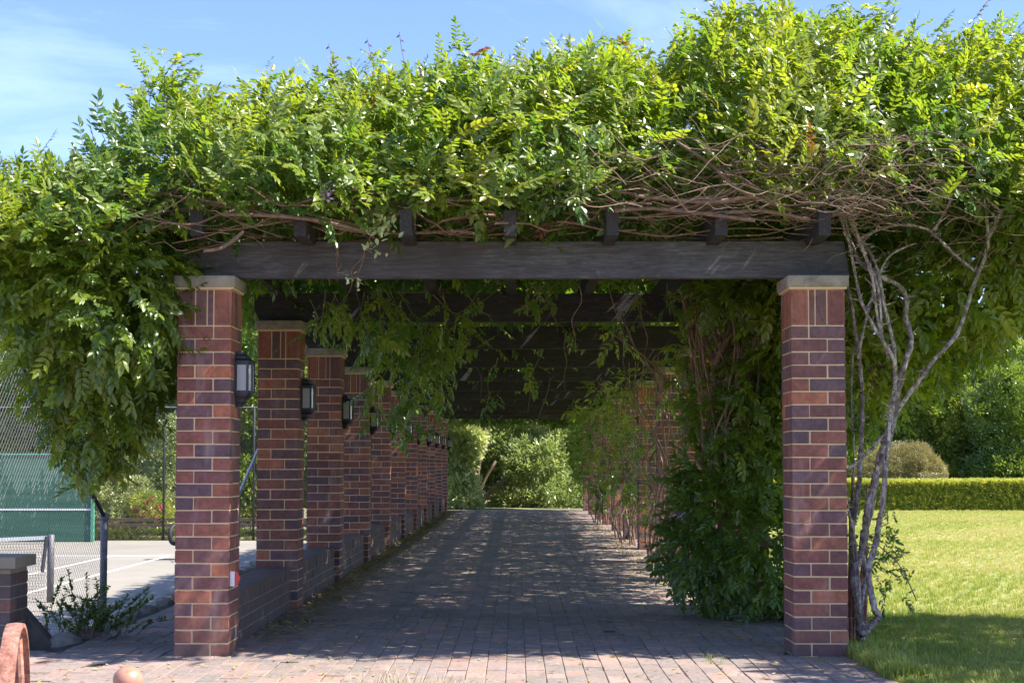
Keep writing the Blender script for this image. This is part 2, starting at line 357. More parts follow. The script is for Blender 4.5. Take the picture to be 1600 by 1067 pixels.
def clump(name, n, ll, lw, seed, mat, spread=0.5):
    rr = random.Random(seed); mb = MB()
    for i in range(n):
        d = Vector((rr.gauss(0, 1), rr.gauss(0, 1) , rr.gauss(0, 1))).normalized()
        p = d * rr.uniform(0.05, spread) + Vector((0, 0.1, 0)); a = (d + Vector((0, 0.9, 0)) + Vector((rr.uniform(-.5, .5),) * 3)).normalized()
        nn = Vector((rr.gauss(0, 0.6), rr.gauss(0, 0.6), 1))
        s = a.cross(nn).normalized(); l = ll * rr.uniform(0.7, 1.2); w_ = lw * rr.uniform(0.8, 1.2)
        n2 = s.cross(a)
        mb.add([p, p + a * l * 0.45 + s * w_ / 2 + n2 * w_ * 0.1, p + a * l - n2 * l * 0.1, p + a * l * 0.45 - s * w_ / 2 + n2 * w_ * 0.1], [(0, 1, 2), (0, 2, 3)])
    return bpy.data.objects.new(name, mb.mesh(name, mat))
PF = [clump('leaf_clump', 22, 0.42, 0.17, s, M['fleaf']) for s in (1, 2, 3)]
PFB = [clump('broad_leaf_clump', 13, 0.6, 0.30, s, M['fleaf'], 0.55) for s in (4, 5, 6)]
PFN = [clump('fine_leaf_clump', 34, 0.30, 0.10, s, M['fleaf']) for s in (7, 8, 9)]
PFP = [clump('pale_leaf_clump', 16, 0.42, 0.17, s, M['pleaf']) for s in (21, 22, 23)]
PMP = [clump('maple_leaf_clump', 30, 0.34, 0.09, s, M['maple']) for s in (31, 32)]
PPK = [clump('petal_clump', 14, 0.45, 0.38, 12, M['pink'], 0.4)]
def tuft(name, n, seed, mat, h=1.0, lean=0.5, wd=0.07):
    rr = random.Random(seed); mb = MB()
    for i in range(n):
        a = rr.uniform(0, 6.283); b = Vector((rr.uniform(-.45, .45), rr.uniform(-.45, .45), 0)); hh = h * rr.uniform(0.5, 1.1)
        d = Vector((math.cos(a), math.sin(a), 0)); s = Vector((-d.y, d.x, 0)) * wd * 0.5; le = lean * rr.uniform(0.2, 1.2)
        m1 = b + Vector((0, 0, hh * 0.55)) + d * le * 0.3 * hh; t = b + Vector((0, 0, hh * (1 - 0.25 * le))) + d * le * hh
        mb.add([b - s, b + s, m1 + s * 0.8, m1 - s * 0.8, t], [(0, 1, 2, 3), (3, 2, 4)])
    return bpy.data.objects.new(name, mb.mesh(name, mat))
PG = [tuft('grass_tuft', 14, s, M['gblade']) for s in (1, 2, 3)]
def one_leaf(name, mat):
    mb = MB(); leaflet(mb, Vector((0, -0.5, 0)), Vector((0, 1, 0)), Vector((0, 0, 1)), 1.0, 0.45, 0.3, -0.15)
    return bpy.data.objects.new(name, mb.mesh(name, mat))
PL = [one_leaf('fallen_leaf', M['litter'])]
PSP = one_leaf('pale_leaf', M['pleaf'])
PS = [one_leaf('small_leaf', M['fleaf'])]

_trees = {}
def gn_tree(protos):
    key = tuple(id(p) for p in protos)
    if key in _trees: return _trees[key]
    g = bpy.data.node_groups.new('scatter', 'GeometryNodeTree')
    g.interface.new_socket('Geometry', in_out='INPUT', socket_type='NodeSocketGeometry')
    g.interface.new_socket('Geometry', in_out='OUTPUT', socket_type='NodeSocketGeometry')
    gi = g.nodes.new('NodeGroupInput'); go = g.nodes.new('NodeGroupOutput')
    iop = g.nodes.new('GeometryNodeInstanceOnPoints'); j = g.nodes.new('GeometryNodeJoinGeometry')
    for p in reversed(protos):
        oi = g.nodes.new('GeometryNodeObjectInfo'); oi.inputs['Object'].default_value = p; oi.inputs['As Instance'].default_value = True
        g.links.new(oi.outputs['Geometry'], j.inputs[0])
    def na(name, t):
        x = g.nodes.new('GeometryNodeInputNamedAttribute'); x.data_type = t; x.inputs['Name'].default_value = name; return x.outputs[0]
    g.links.new(gi.outputs[0], iop.inputs['Points']); g.links.new(j.outputs[0], iop.inputs['Instance'])
    iop.inputs['Pick Instance'].default_value = True
    g.links.new(na('idx', 'INT'), iop.inputs['Instance Index'])
    g.links.new(na('rot', 'FLOAT_VECTOR'), iop.inputs['Rotation']); g.links.new(na('scl', 'FLOAT'), iop.inputs['Scale'])
    g.links.new(iop.outputs[0], go.inputs[0]); _trees[key] = g
    return g
def eulers(d, n):
    Y = d / np.linalg.norm(d, axis=1, keepdims=True)
    X = np.cross(Y, n); X /= (np.linalg.norm(X, axis=1, keepdims=True) + 1e-9); Z = np.cross(X, Y)
    ry = np.arcsin(np.clip(-X[:, 2], -1, 1)); rx = np.arctan2(Y[:, 2], Z[:, 2]); rz = np.arctan2(X[:, 1], X[:, 0])
    return np.stack([rx, ry, rz], 1)
def scatter(name, pts, d, n, scl, tint, protos, parent=None, kind='stuff'):
    kind = 'stuff'
    k = len(pts); me = bpy.data.meshes.new(name); me.from_pydata([tuple(map(float, p)) for p in pts], [], [])
    e = eulers(d, n).astype(np.float32)
    a = me.attributes.new('rot', 'FLOAT_VECTOR', 'POINT'); a.data.foreach_set('vector', e.ravel())
    a = me.attributes.new('scl', 'FLOAT', 'POINT'); a.data.foreach_set('value', np.broadcast_to(scl, k).astype(np.float32))
    a = me.attributes.new('tint', 'FLOAT', 'POINT'); a.data.foreach_set('value', np.broadcast_to(tint, k).astype(np.float32))
    a = me.attributes.new('idx', 'INT', 'POINT'); a.data.foreach_set('value', rng.integers(0, len(protos), k).astype(np.int32))
    o = link_mesh(name, me, protos[0].data.materials[0], parent)
    md = o.modifiers.new('leaves', 'NODES'); md.node_group = gn_tree(protos)
    if kind: o['kind'] = kind
    return o
def single_leaves(name, pts, d, n, scl, tint, protos, parent):
    e = eulers(d, n); off = parent.matrix_basis.translation
    for i in range(len(pts)):
        o = bpy.data.objects.new(name, protos[int(rng.integers(0, len(protos)))].data)
        o.location = Vector(map(float, pts[i])) - off; o.rotation_euler = [float(q) for q in e[i]]; o.scale = (float(scl[i]),) * 3
        o['tint'] = float(tint[i]); o.parent = parent; COL.objects.link(o)
def vnoise(p, f=1.0, seed=0):
    r_ = np.random.default_rng(100 + seed); out_ = np.zeros(len(p)); amp = 0
    for o_ in range(4):
        for _ in range(3):
            k = r_.normal(size=3) * f * (1.9 ** o_); ph = r_.uniform(0, 6.28)
            out_ += np.sin(p @ k + ph) * (0.6 ** o_)
        amp += 0.6 ** o_ * 1.5
    return out_ / amp     # roughly -1..1
def rnd3(k): 
    x = rng.normal(size=(k, 3)); return x / np.linalg.norm(x, axis=1, keepdims=True)
def blobs(bl, dens, inner=0.12, lump=0.14, seed=0):
    """points spread through the outer shell of a union of ellipsoids; bl = [(centre, radii)]"""
    P = []; D = []
    for i, (c, r) in enumerate(bl):
        c = np.array(c, float); r = np.array(r, float)
        area = 4 * math.pi * ((r[0] * r[1]) ** 1.6 + (r[0] * r[2]) ** 1.6 + (r[1] * r[2]) ** 1.6) ** (1 / 1.6) / 3 ** (1 / 1.6)
        k = int(area * dens); u = rnd3(k)
        sc_ = np.where(rng.random(k) < inner, rng.uniform(0.3, 0.85, k), rng.normal(1, 0.05, k))
        p = c + u * r * sc_[:, None] * (1 + lump * vnoise(u * r + c, 2.2 / max(r.min(), .3), seed + i))[:, None]
        keep = np.ones(k, bool)
        for j, (c2, r2) in enumerate(bl):
            if j != i: keep &= (((p - np.array(c2)) / np.array(r2)) ** 2).sum(1) > 0.72
        P.append(p[keep]); D.append((u / r)[keep])
    P = np.concatenate(P); D = np.concatenate(D); D /= np.linalg.norm(D, axis=1, keepdims=True)
    return P, D
def foliage(name, bl, dens, scl, tint, protos, parent=None, up=0.3, jit=0.6, inner=0.12, lump=0.14, seed=0, kind=None, zmin=None, tv=0.18):
    P, D = blobs(bl, dens, inner, lump, seed)
    if zmin is not None: k = P[:, 2] > zmin; P, D = P[k], D[k]
    k = len(P)
    d = D + jit * rnd3(k) + np.array([0, 0, up]); n = D * 0.6 + np.array([0, 0, 0.7]) + 0.5 * rnd3(k)
    t = tint + tv * vnoise(P, 1.4, seed + 9) + rng.normal(0, 0.08, k)
    return scatter(name, P, d, n, scl * rng.uniform(0.7, 1.3, k), np.clip(t, 0, 0.93), protos, parent, kind)

ORD = ['nearest', 'second', 'third', 'fourth', 'fifth', 'sixth', 'seventh', 'eighth', 'ninth', 'tenth', 'farthest']
Y0 = 9.6; STEP = 3.0; NP = 11; W = 0.354
XL = -2.217; XR = 1.792; CH = 0.0858; NC = 25
# ================================================================== SETTING
# ground: one sheet to the horizon, low on the court side, high on the lawn side
mb = MB()
mb.add([(-400, -60, -0.96), (-3.12, -60, -0.96), (-3.12, 700, -0.96), (-400, 700, -0.96)], [(0, 1, 2, 3)])
mb.add([(-3.12, -60, -0.96), (-3.12, 700, -0.96), (-3.12, 700, -0.06), (-3.12, -60, -0.06)], [(0, 1, 2, 3)])
mb.add([(-3.12, -60, -0.06), (2.2, -60, -0.06), (2.2, 700, -0.06), (-3.12, 700, -0.06)], [(0, 1, 2, 3)])
tag(mb.build('ground', M['earth']), kind='structure')
mb = MB()
xs = np.concatenate([np.linspace(2.2, 16, 36), [40, 120, 400]]); ys = np.concatenate([[-60, 0], np.linspace(6, 46, 60), [100, 300, 700]])
gx, gy = np.meshgrid(xs, ys); pp = np.stack([gx.ravel(), gy.ravel(), 0 * gx.ravel()], 1)
zz = -0.015 + 0.012 * vnoise(pp, 0.9, 3); pp[:, 2] = zz
nx = len(xs); fs = [(j * nx + i, j * nx + i + 1, (j + 1) * nx + i + 1, (j + 1) * nx + i) for j in range(len(ys) - 1) for i in range(nx - 1)]
mb.add(pp, fs); tag(mb.build('lawn', M['lawn'], shade=True), kind='structure')
# brick path: bed, pavers one by one near the camera, the rest as one part
path = empty('brick_path', (0, 9, 0)); path['kind'] = 'structure'
mb = MB(); mb.box(-6.2, 2.2, 7.5, 9.9, -0.3, -0.007); mb.box(-3.1, 2.2, 9.903, 40.6, -0.3, -0.007); mb.build('sand_bed', M['sand'], path)
mb = MB(); mb.box(-14, 2.2, -30, 7.497, -0.3, -0.004); mb.build('terrace_paving', M['terrace'], path)
PX, PY = 0.118, 0.236
pm = bevel_box_mesh('paver', 0.1155, 0.2325, 0.05, 0.004, M['paver'])
far = MB(); cnt = 0; cand = []
for i in range(int(8.4 / PX)):
    x = -6.2 + PX * (i + 0.5)
    if x + PX / 2 > 2.22: continue
    for j in range(int(38.6 / PY) + 1):
        y = 2 + PY * (j + 0.5) + (PY / 2 if i % 2 else 0)
        if y > 40.5: continue
        if y > 9.8 and x < -3.05: continue
        if y < 7.6: continue
        if x < -0.36 * y - 0.3: continue
        cand.append((y, x))
vis = sorted([c for c in cand if c[0] > 8.2 and abs(c[1]) < 2.3])[:300]; vis = set(vis)
for (y, x) in cand:
    h = random.gauss(0, 0.0022)
    if (y, x) in vis:
        o = bpy.data.objects.new('paver', pm); o.location = (x, y - 9, -0.025 + h); o.rotation_euler = (random.gauss(0, .005), random.gauss(0, .009), random.gauss(0, .008)); o.parent = path; COL.objects.link(o)
    else:
        far.box(x - .0575, x + .0575, y - .116, y + .116, -0.045, h, random.random(), 0.0016)
far.build('paver_field', M['paver_far'], path, rnd=True, kind='stuff')
# tennis court, a metre lower
court = empty('tennis_court', (-14, 25, -0.94)); court['kind'] = 'structure'
mb = MB(); mb.box(-24, -3.9, 5, 42.6, -1.05, -0.94); mb.build('court_surface', M['court'], court)
def line(x0, x1, y0, y1):
    b = MB(); b.box(x0, x1, y0, y1, -0.939, -0.934); b.build('court_line', M['white_line'], court)
line(-8.35, -8.28, 11.6, 35.4); line(-9.72, -9.66, 11.6, 35.4); line(-19.3, -8.35, 35.36, 35.46); line(-17.9, -9.72, 29.9, 29.96); line(-19.3, -19.24, 11.6, 35.3); line(-14, -13.95, 17.1, 29.85)
# retaining edge of rough stones beside the shaded paving
rocks = empty('stone_edging', (-3.16, 15, -.02)); tag(rocks, 'row of rough rounded stones edging the drop between brick paving and court', 'stone edging')
for i in range(30):
    y = 10.4 + i * 0.36 + random.uniform(-.05, .05); r_ = random.uniform(0.07, 0.13)
    bm = bmesh.new(); bmesh.ops.create_icosphere(bm, subdivisions=2, radius=1)
    for q in bm.verts: q.co = Vector((q.co.x * r_, q.co.y * r_ * 1.5, q.co.z * r_ * 0.7)) * (1 + random.uniform(-.1, .1))
    me = bpy.data.meshes.new('edging_stone'); bm.to_mesh(me); bm.free(); me.materials.append(M['rock'])
    link_mesh('stone', me, None, rocks, (-3.16 + random.uniform(-.03, .03), y, -0.02))

# ================================================================== PILLARS
BL, BD, BH = 0.232, 0.112, 0.0758
brick_me = bevel_box_mesh('brick', BL, BD, BH, 0.003, M['brick'])
def frog_mesh():
    bm = bmesh.new(); bmesh.ops.create_cube(bm, size=1)
    for q in bm.verts: q.co = Vector((q.co.x * .112, q.co.y * .112, q.co.z * .23))
    bmesh.ops.bevel(bm, geom=bm.edges[:], offset=0.003, segments=1, affect='EDGES')
    fs_ = [f for f in bm.faces if abs(f.normal.z) < 0.1 and f.calc_area() > 0.015]
    for f in fs_:
        nrm = f.normal.copy()
        r1 = bmesh.ops.inset_region(bm, faces=[f], thickness=0.022)
        r2 = bmesh.ops.inset_region(bm, faces=[f], thickness=0.006, depth=-0.004)
    me = bpy.data.meshes.new('frogged_brick'); bm.to_mesh(me); bm.free(); me.materials.append(M['brick']); return me
frog_me = frog_mesh()
sold_a = bevel_box_mesh('narrow_brick', .067, .05, .23, .003, M['brick']); sold_b = bevel_box_mesh('slip_brick', .033, .05, .23, .003, M['brick'])
cap_me = bevel_box_mesh('pillar_cap', .404, .404, .078, .012, M['cap'], 3, True, True)
for q in cap_me.vertices: q.co += Vector([random.gauss(0, .0012)] * 3)
def course(mirror):
    """brick centres and turns of one pinwheel course, pillar corner at the origin"""
    L_ = [(BL / 2, BD / 2, 0), (W - BD / 2, BL / 2, 1), (W - BL / 2, W - BD / 2, 0), (BD / 2, W - BL / 2, 1)]
    return [((W - x if mirror else x), y, r) for x, y, r in L_]
def pillar(x0, y0, side, k):
    t = empty('brick_pillar', (x0 + W / 2, y0 + W / 2, 0)); off = t.location
    s = 'lantern side' if side == 'L' else 'lawn side'
    lab = {('L', 0): 'nearest brick pillar on the lantern side, red reflector low on its inner face',
           ('R', 0): 'nearest brick pillar on the lawn side, twisted bare vine stems beside it',
           ('R', 1): 'second brick pillar on the lawn side, thick vine trunks climbing over it'}.get((side, k),
           f'{ORD[k]} brick pillar in the row on the {s} of the path')
    tag(t, lab, 'pillar', f'brick pillars of the pergola')
    single = k < 6 if side == 'L' else k < 4
    i_ = .006
    core = MB(); core.box(x0 + i_, x0 + W - i_, y0 + i_, y0 + W - i_, -0.02, NC * CH + .24); core.build('mortar_core', M['mortar'], t)
    far_ = MB()
    for c in range(NC):
        zc = c * CH + BH / 2
        for (bx, by, r) in course(bool((c + (side == 'R')) % 2)):
            if single:
                o = bpy.data.objects.new('brick', brick_me); o.parent = t; COL.objects.link(o)
                o.location = (x0 + bx - off.x + random.gauss(0, .0008), y0 + by - off.y + random.gauss(0, .0008), zc + random.gauss(0, .0007))
                o.rotation_euler = (random.gauss(0, .003), random.gauss(0, .003), (math.pi / 2 if r else 0) + random.gauss(0, .004))
            else:
                dx, dy = (BD / 2, BL / 2) if r else (BL / 2, BD / 2)
                far_.box(x0 + bx - dx, x0 + bx + dx, y0 + by - dy, y0 + by + dy, zc - BH / 2, zc + BH / 2, random.random(), 0.001)
    zs = NC * CH + .115
    spec = []
    for (cx, cy_) in ((.056, .056), (W - .056, .056), (.056, W - .056), (W - .056, W - .056)): spec.append((cx, cy_, 0, frog_me, .056, .056))
    for q, (ox, oy, r) in enumerate(((0, .025, 0), (0, W - .025, 0), (.025, 0, 1), (W - .025, 0, 1))):
        a = .122 + .0335; b = .122 + .067 + .010 + .0165
        if side == 'R' : a, b = W - a, W - b
        for pos_, me in ((a, sold_a), (b, sold_b)):
            hw = .0335 if me is sold_a else .0165
            spec.append(((pos_ if not r else ox), (oy if not r else pos_), r, me, hw if not r else .025, .025 if not r else hw))
    for (cx, cy_, r, me, hx, hy) in spec:
        if single:
            o = bpy.data.objects.new('soldier_brick', me); o.parent = t; COL.objects.link(o)
            o.location = (x0 + cx - off.x, y0 + cy_ - off.y, zs); o.rotation_euler = (0, 0, math.pi / 2 if r else 0)
        else: far_.box(x0 + cx - hx, x0 + cx + hx, y0 + cy_ - hy, y0 + cy_ + hy, zs - .115, zs + .115, random.random())
    if not single: far_.build('brickwork', M['brick_far'], t, rnd=True, kind='stuff')
    bed = MB(); bed.box(x0 - .012, x0 + W + .012, y0 - .012, y0 + W + .012, NC * CH + .236, NC * CH + .2485); bed.build('mortar_bed', M['mortar'], t)
    o = bpy.data.objects.new('cap', cap_me); o.parent = t; o.location = (0, 0, NC * CH + .248); COL.objects.link(o)
    o.rotation_euler = (0, 0, random.gauss(0, .008))
    return t
CAPZ = NC * CH + .248 + .078
for k in range(NP):
    pillar(XL, Y0 + STEP * k, 'L', k); pillar(XR, Y0 + STEP * k, 'R', k)

# low brick walls between the lantern-side pillars
wb_me = bevel_box_mesh('wall_brick', .2, .232, .0758, .003, M['wbrick']); cop_me = bevel_box_mesh('coping_brick', .262, .076, .112, .003, M['wbrick'])
for k in range(NP - 1):
    y0 = Y0 + STEP * k + W; y1 = Y0 + STEP * (k + 1); xi = -1.915
    t = empty('low_brick_wall', (xi - .13, (y0 + y1) / 2, 0)); off = t.location
    tag(t, f'low grey brick wall in the {["first", "second", "third", "fourth", "fifth", "sixth", "seventh", "eighth", "ninth", "tenth"][k]} gap between lantern pillars', 'low wall', 'low walls between the lantern pillars')
    core = MB(); core.box(xi - .252, xi - .008, y0 + .003, y1 - .003, -.02, .366); core.build('mortar_core', M['gmortar'], t)
    f_ = MB(); single = k < 3; rng_l = y1 - y0
    for c in range(3):
        y = y0 + .005 - (.12 if c % 2 else 0)
        while y < y1 - .02:
            a, b = max(y, y0 + .004), min(y + .232, y1 - .004)
            if b - a > .03:
                zc = c * CH + .038
                if single:
                    o = bpy.data.objects.new('brick', wb_me); o.parent = t; COL.objects.link(o); o.scale = (1.28, (b - a) / .232, 1)
                    o.location = (xi - .13 - off.x + random.gauss(0, .0015), (a + b) / 2 - off.y, zc)
                else: f_.box(xi - .26, xi, a, b, zc - .038, zc + .038, random.random())
            y += .242
    y = y0 + .006
    while y + .076 < y1:
        if single:
            o = bpy.data.objects.new('coping_brick', cop_me); o.parent = t; COL.objects.link(o)
            o.location = (xi - .13 - off.x + random.gauss(0, .002), y + .038 - off.y, .258 + .056); o.rotation_euler = (0, random.gauss(0, .004), random.gauss(0, .006))
        else: f_.box(xi - .261, xi + .001, y, y + .076, .258, .370, random.random())
        y += .0862
    if f_.v: f_.build('brickwork', M['wbrick_far'], t, rnd=True, kind='stuff')

# ================================================================== TIMBER
BZ0, BZ1 = CAPZ + .001, CAPZ + .246
for k in range(NP):
    yb = Y0 + STEP * k + .14
    bm = bmesh.new(); x0, x1 = XL - .06, XR + W + .05
    prof = [(x0, BZ1), (x0, BZ0 + .10), (x0 + .05, BZ0), (x1 - .05, BZ0), (x1, BZ0 + .10), (x1, BZ1)] if k else [(x0, BZ1), (x0, BZ0), (x1 + .02, BZ0), (x1 - .02, BZ1)]
    a = [bm.verts.new((x, yb, z)) for x, z in prof]; b = [bm.verts.new((x, yb + .08, z)) for x, z in prof]
    bm.faces.new(a); bm.faces.new(b[::-1]); n_ = len(prof)
    for i in range(n_): bm.faces.new((a[i], b[i], b[(i + 1) % n_], a[(i + 1) % n_]))
    bmesh.ops.recalc_face_normals(bm, faces=bm.faces[:])
    bmesh.ops.bevel(bm, geom=bm.edges[:], offset=.004, segments=1, affect='EDGES')
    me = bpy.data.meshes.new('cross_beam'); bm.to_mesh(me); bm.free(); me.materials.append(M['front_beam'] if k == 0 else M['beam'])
    o = link_mesh('cross_beam', me, None)
    tag(o, f'{ORD[k]} dark stained timber cross beam resting on a pair of pillar caps', 'beam', 'cross beams of the pergola')
RX = [at(307, 350, 9.3).x, at(468, 350, 9.3).x, at(634, 350, 9.3).x, at(797, 350, 9.3).x, at(957, 350, 9.3).x, at(1127, 350, 9.3).x, at(1289, 350, 9.3).x]
RN = ['leftmost of the seven', 'second from left', 'third from left', 'central', 'fifth from left', 'sixth from left', 'rightmost of the seven']
for i, x in enumerate(RX):
    bm = bmesh.new(); ye = 9.3 + random.uniform(-.02, .02); yz = 40.0; zb, zt = BZ1 - .030, BZ1 + .135 + random.uniform(-.008, .008)
    prof = [(ye, zt), (ye, zb), (Y0 + .137, zb)] 
    # sawn notch over every beam
    for k in range(NP):
        yb = Y0 + STEP * k + .14
        prof += [(yb - .003, zb), (yb - .003, BZ1 + .001), (yb + .083, BZ1 + .001), (yb + .083, zb)]
    prof = prof[:2] + prof[3:] + [(yz, zb), (yz, zt)]
    hw = .0385
    a = [bm.verts.new((x - hw, y, z)) for y, z in prof]; b = [bm.verts.new((x + hw, y, z)) for y, z in prof]
    bm.faces.new(a); bm.faces.new(b[::-1]); n_ = len(prof)
    for q in range(n_): bm.faces.new((a[q], b[q], b[(q + 1) % n_], a[(q + 1) % n_]))
    bmesh.ops.recalc_face_normals(bm, faces=bm.faces[:]); bmesh.ops.triangulate(bm, faces=[f for f in bm.faces if len(f.verts) > 4])
    me = bpy.data.meshes.new('rafter'); bm.to_mesh(me); bm.free(); me.materials.append(M['rafter'])
    tag(link_mesh('rafter', me, None), f'dark timber rafter, {RN[i]}, its sawn end jutting over the front beam', 'rafter', 'rafters of the pergola')

# ================================================================== LANTERNS
def lantern(k):
    yc = Y0 + STEP * k + W / 2 + .02; xw = XL + W + .001
    t = empty('wall_lantern', (xw, yc, 1.80)); 
    lab = f'{ORD[k]} black wall lantern with pale glass, hung on the inner face of its pillar'
    tag(t, lab, 'lantern', 'wall lanterns along the pillar row')
    def ring(mb, levels):      # half-hexagon plan, levels of (out, half width, z)
        vs = []; 
        for (o_, h_, z) in levels: vs += [(xw + .004, yc - h_, z), (xw + o_ * .78, yc - h_, z), (xw + o_, yc - h_ * .55, z), (xw + o_, yc + h_ * .55, z), (xw + o_ * .78, yc + h_, z), (xw + .004, yc + h_, z)]
        fs_ = []
        for i in range(len(levels) - 1):
            for q in range(6): fs_.append((i * 6 + q, i * 6 + (q + 1) % 6, i * 6 + 6 + (q + 1) % 6, i * 6 + 6 + q))
        fs_.append((5, 4, 3, 2, 1, 0)); fs_.append(tuple((len(levels) - 1) * 6 + q for q in range(6))); mb.add(vs, fs_)
    z0 = 1.80
    m_ = MB(); m_.box(xw, xw + .008, yc - .05, yc + .05, z0 - .165, z0 + .165); m_.build('back_plate', M['black_metal'], t)
    m_ = MB(); ring(m_, [(.118, .078, z0 + .112), (.118, .078, z0 + .120), (.085, .055, z0 + .140), (.085, .055, z0 + .150), (.062, .042, z0 + .166), (.062, .042, z0 + .182)]); m_.build('lantern_roof', M['black_metal'], t)
    m_ = MB(); ring(m_, [(.04, .03, z0 - .182), (.05, .036, z0 - .160), (.068, .046, z0 - .150), (.072, .05, z0 - .132), (.100, .068, z0 - .110), (.108, .074, z0 - .092)]); m_.build('lantern_base', M['black_metal'], t)
    fr = MB(); g = MB(); zA, zB = z0 - .0915, z0 + .1115; h_ = .068; o_ = .106
    corners = [(xw + .006, yc - h_), (xw + o_ * .78, yc - h_), (xw + o_, yc - h_ * .55), (xw + o_, yc + h_ * .55), (xw + o_ * .78, yc + h_), (xw + .006, yc + h_)]
    for (cx, cy_) in corners: fr.box(cx - .0075, cx + .0075, cy_ - .006, cy_ + .006, zA, zB)
    for i in range(5):
        p, q = Vector((*corners[i], 0)), Vector((*corners[i + 1], 0)); dd = (q - p).normalized(); nn = Vector((dd.y, -dd.x, 0)) * .004
        for (za, zb) in ((zA, zA + .016), (zB - .016, zB)):
            a = p + dd * .006; b = q - dd * .006
            fr.add([a - nn + Vector((0, 0, za)), b - nn + Vector((0, 0, za)), b + nn + Vector((0, 0, za)), a + nn + Vector((0, 0, za)),
                    a - nn + Vector((0, 0, zb)), b - nn + Vector((0, 0, zb)), b + nn + Vector((0, 0, zb)), a + nn + Vector((0, 0, zb))],
                   [(0, 1, 5, 4), (2, 3, 7, 6), (0, 4, 7, 3), (1, 2, 6, 5), (4, 5, 6, 7), (0, 3, 2, 1)])
    fr.build('lantern_frame', M['black_metal'], t)
    for i in range(5):
        p, q = Vector((*corners[i], 0)), Vector((*corners[i + 1], 0)); dd = (q - p).normalized(); nn = Vector((dd.y, -dd.x, 0)) * .0012
        a, b = p + dd * .008, q - dd * .008; za, zb = zA + .0165, zB - .0165; gm = MB()
        gm.add([a - nn + Vector((0, 0, za)), b - nn + Vector((0, 0, za)), b + nn + Vector((0, 0, za)), a + nn + Vector((0, 0, za)),
                a - nn + Vector((0, 0, zb)), b - nn + Vector((0, 0, zb)), b + nn + Vector((0, 0, zb)), a + nn + Vector((0, 0, zb))],
               [(0, 1, 5, 4), (2, 3, 7, 6), (0, 4, 7, 3), (1, 2, 6, 5), (4, 5, 6, 7), (0, 3, 2, 1)])
        gm.build('glass_pane', M['glass'], t)
for k in range(NP): lantern(k)
# red reflector low on the nearest pillar
p = at(372, 903, 9.68); t = empty('reflector', (XL + W, 9.66, p.z))
tag(t, 'small red reflector on a white plate, low on the nearest lantern pillar', 'reflector')
m_ = MB(); m_.box(XL + W + .001, XL + W + .03, 9.625, 9.64, p.z - .048, p.z + .048); m_.build('backing_plate', M['white_plastic'], t)
m_ = MB(); x = XL + W + .001; z = p.z
m_.add([(x, 9.6405, z - .045), (x + .045, 9.6405, z - .045), (x + .062, 9.66, z), (x + .045, 9.6405, z + .045), (x, 9.6405, z + .045),
        (x, 9.70, z - .045), (x + .03, 9.70, z - .045), (x + .05, 9.70, z), (x + .03, 9.70, z + .045), (x, 9.70, z + .045)],
       [(0, 1, 2, 3, 4), (9, 8, 7, 6, 5), (0, 5, 6, 1), (1, 6, 7, 2), (2, 7, 8, 3), (3, 8, 9, 4), (4, 9, 5, 0)]); m_.build('lens', M['red_lens'], t)
# thin wire and hook on the nearest right-hand pillar
m_ = MB(); m_.tube([at(1277, 466, 9.59), at(1279, 475, 9.588), at(1283, 482, 9.59), at(1290, 505, 9.592), at(1312, 540, 9.594), at(1319, 556, 9.596)], .0016, 4, 3)
m_.tube([at(1277, 464, 9.59), at(1277, 466, 9.575), at(1280, 470, 9.575)], .004, 5, 2)
tag(m_.build('hook_and_wire', M['galv']), 'thin pale wire hanging from a hook high on the lawn-side front pillar', 'wire')

# ================================================================== COURT FENCE, NET, BOARD
def wires(mb, A, B, h0, h1, zb, pitch, r):
    """chain-link diagonals between ground points A,B; top height runs h0 -> h1"""
    A = Vector(A); B = Vector(B); d = (B - A); Ln = d.length; d.normalize()
    top = lambda s: zb + h0 + (h1 - h0) * s / Ln
    H = max(h0, h1)
    for sg in (1, -1):
        s = -H if sg > 0 else 0
        while s < (Ln if sg > 0 else Ln + H):
            # line: s + sg*t , z = zb + t
            pts = []
            t0 = 0; t1 = H
            st = 0.02
            if sg > 0: t0 = max(0, -s)
            else: t0 = max(0, s - Ln)
            t1 = min(H, (Ln - s) if sg > 0 else s)
            # clip by sloping top:  t <= h0 + k*(s+sg t)
            kk = (h1 - h0) / Ln; den = 1 - kk * sg; lim = (h0 + kk * s)
            if den > 1e-6: t1 = min(t1, lim / den)
            elif lim < 0: t1 = -1
            if t1 > t0 + .02:
                a = A + d * (s + sg * t0); b = A + d * (s + sg * t1); a.z = zb + t0; b.z = zb + t1
                n_ = d.cross(Vector((0, 0, 1))) * (.0015 * sg)
                mb.tube([a + n_, b + n_], r, 3, 1)
            s += pitch * 1.414
def post(x, y, z0, z1, r, mat, parent, name='fence_post'):
    m_ = MB(); lathe(m_, x, y, [(r, z0), (r, z1 - .01), (r * .8, z1), (0.001, z1 + .004)], 12); return m_.build(name, mat, parent, shade=True)
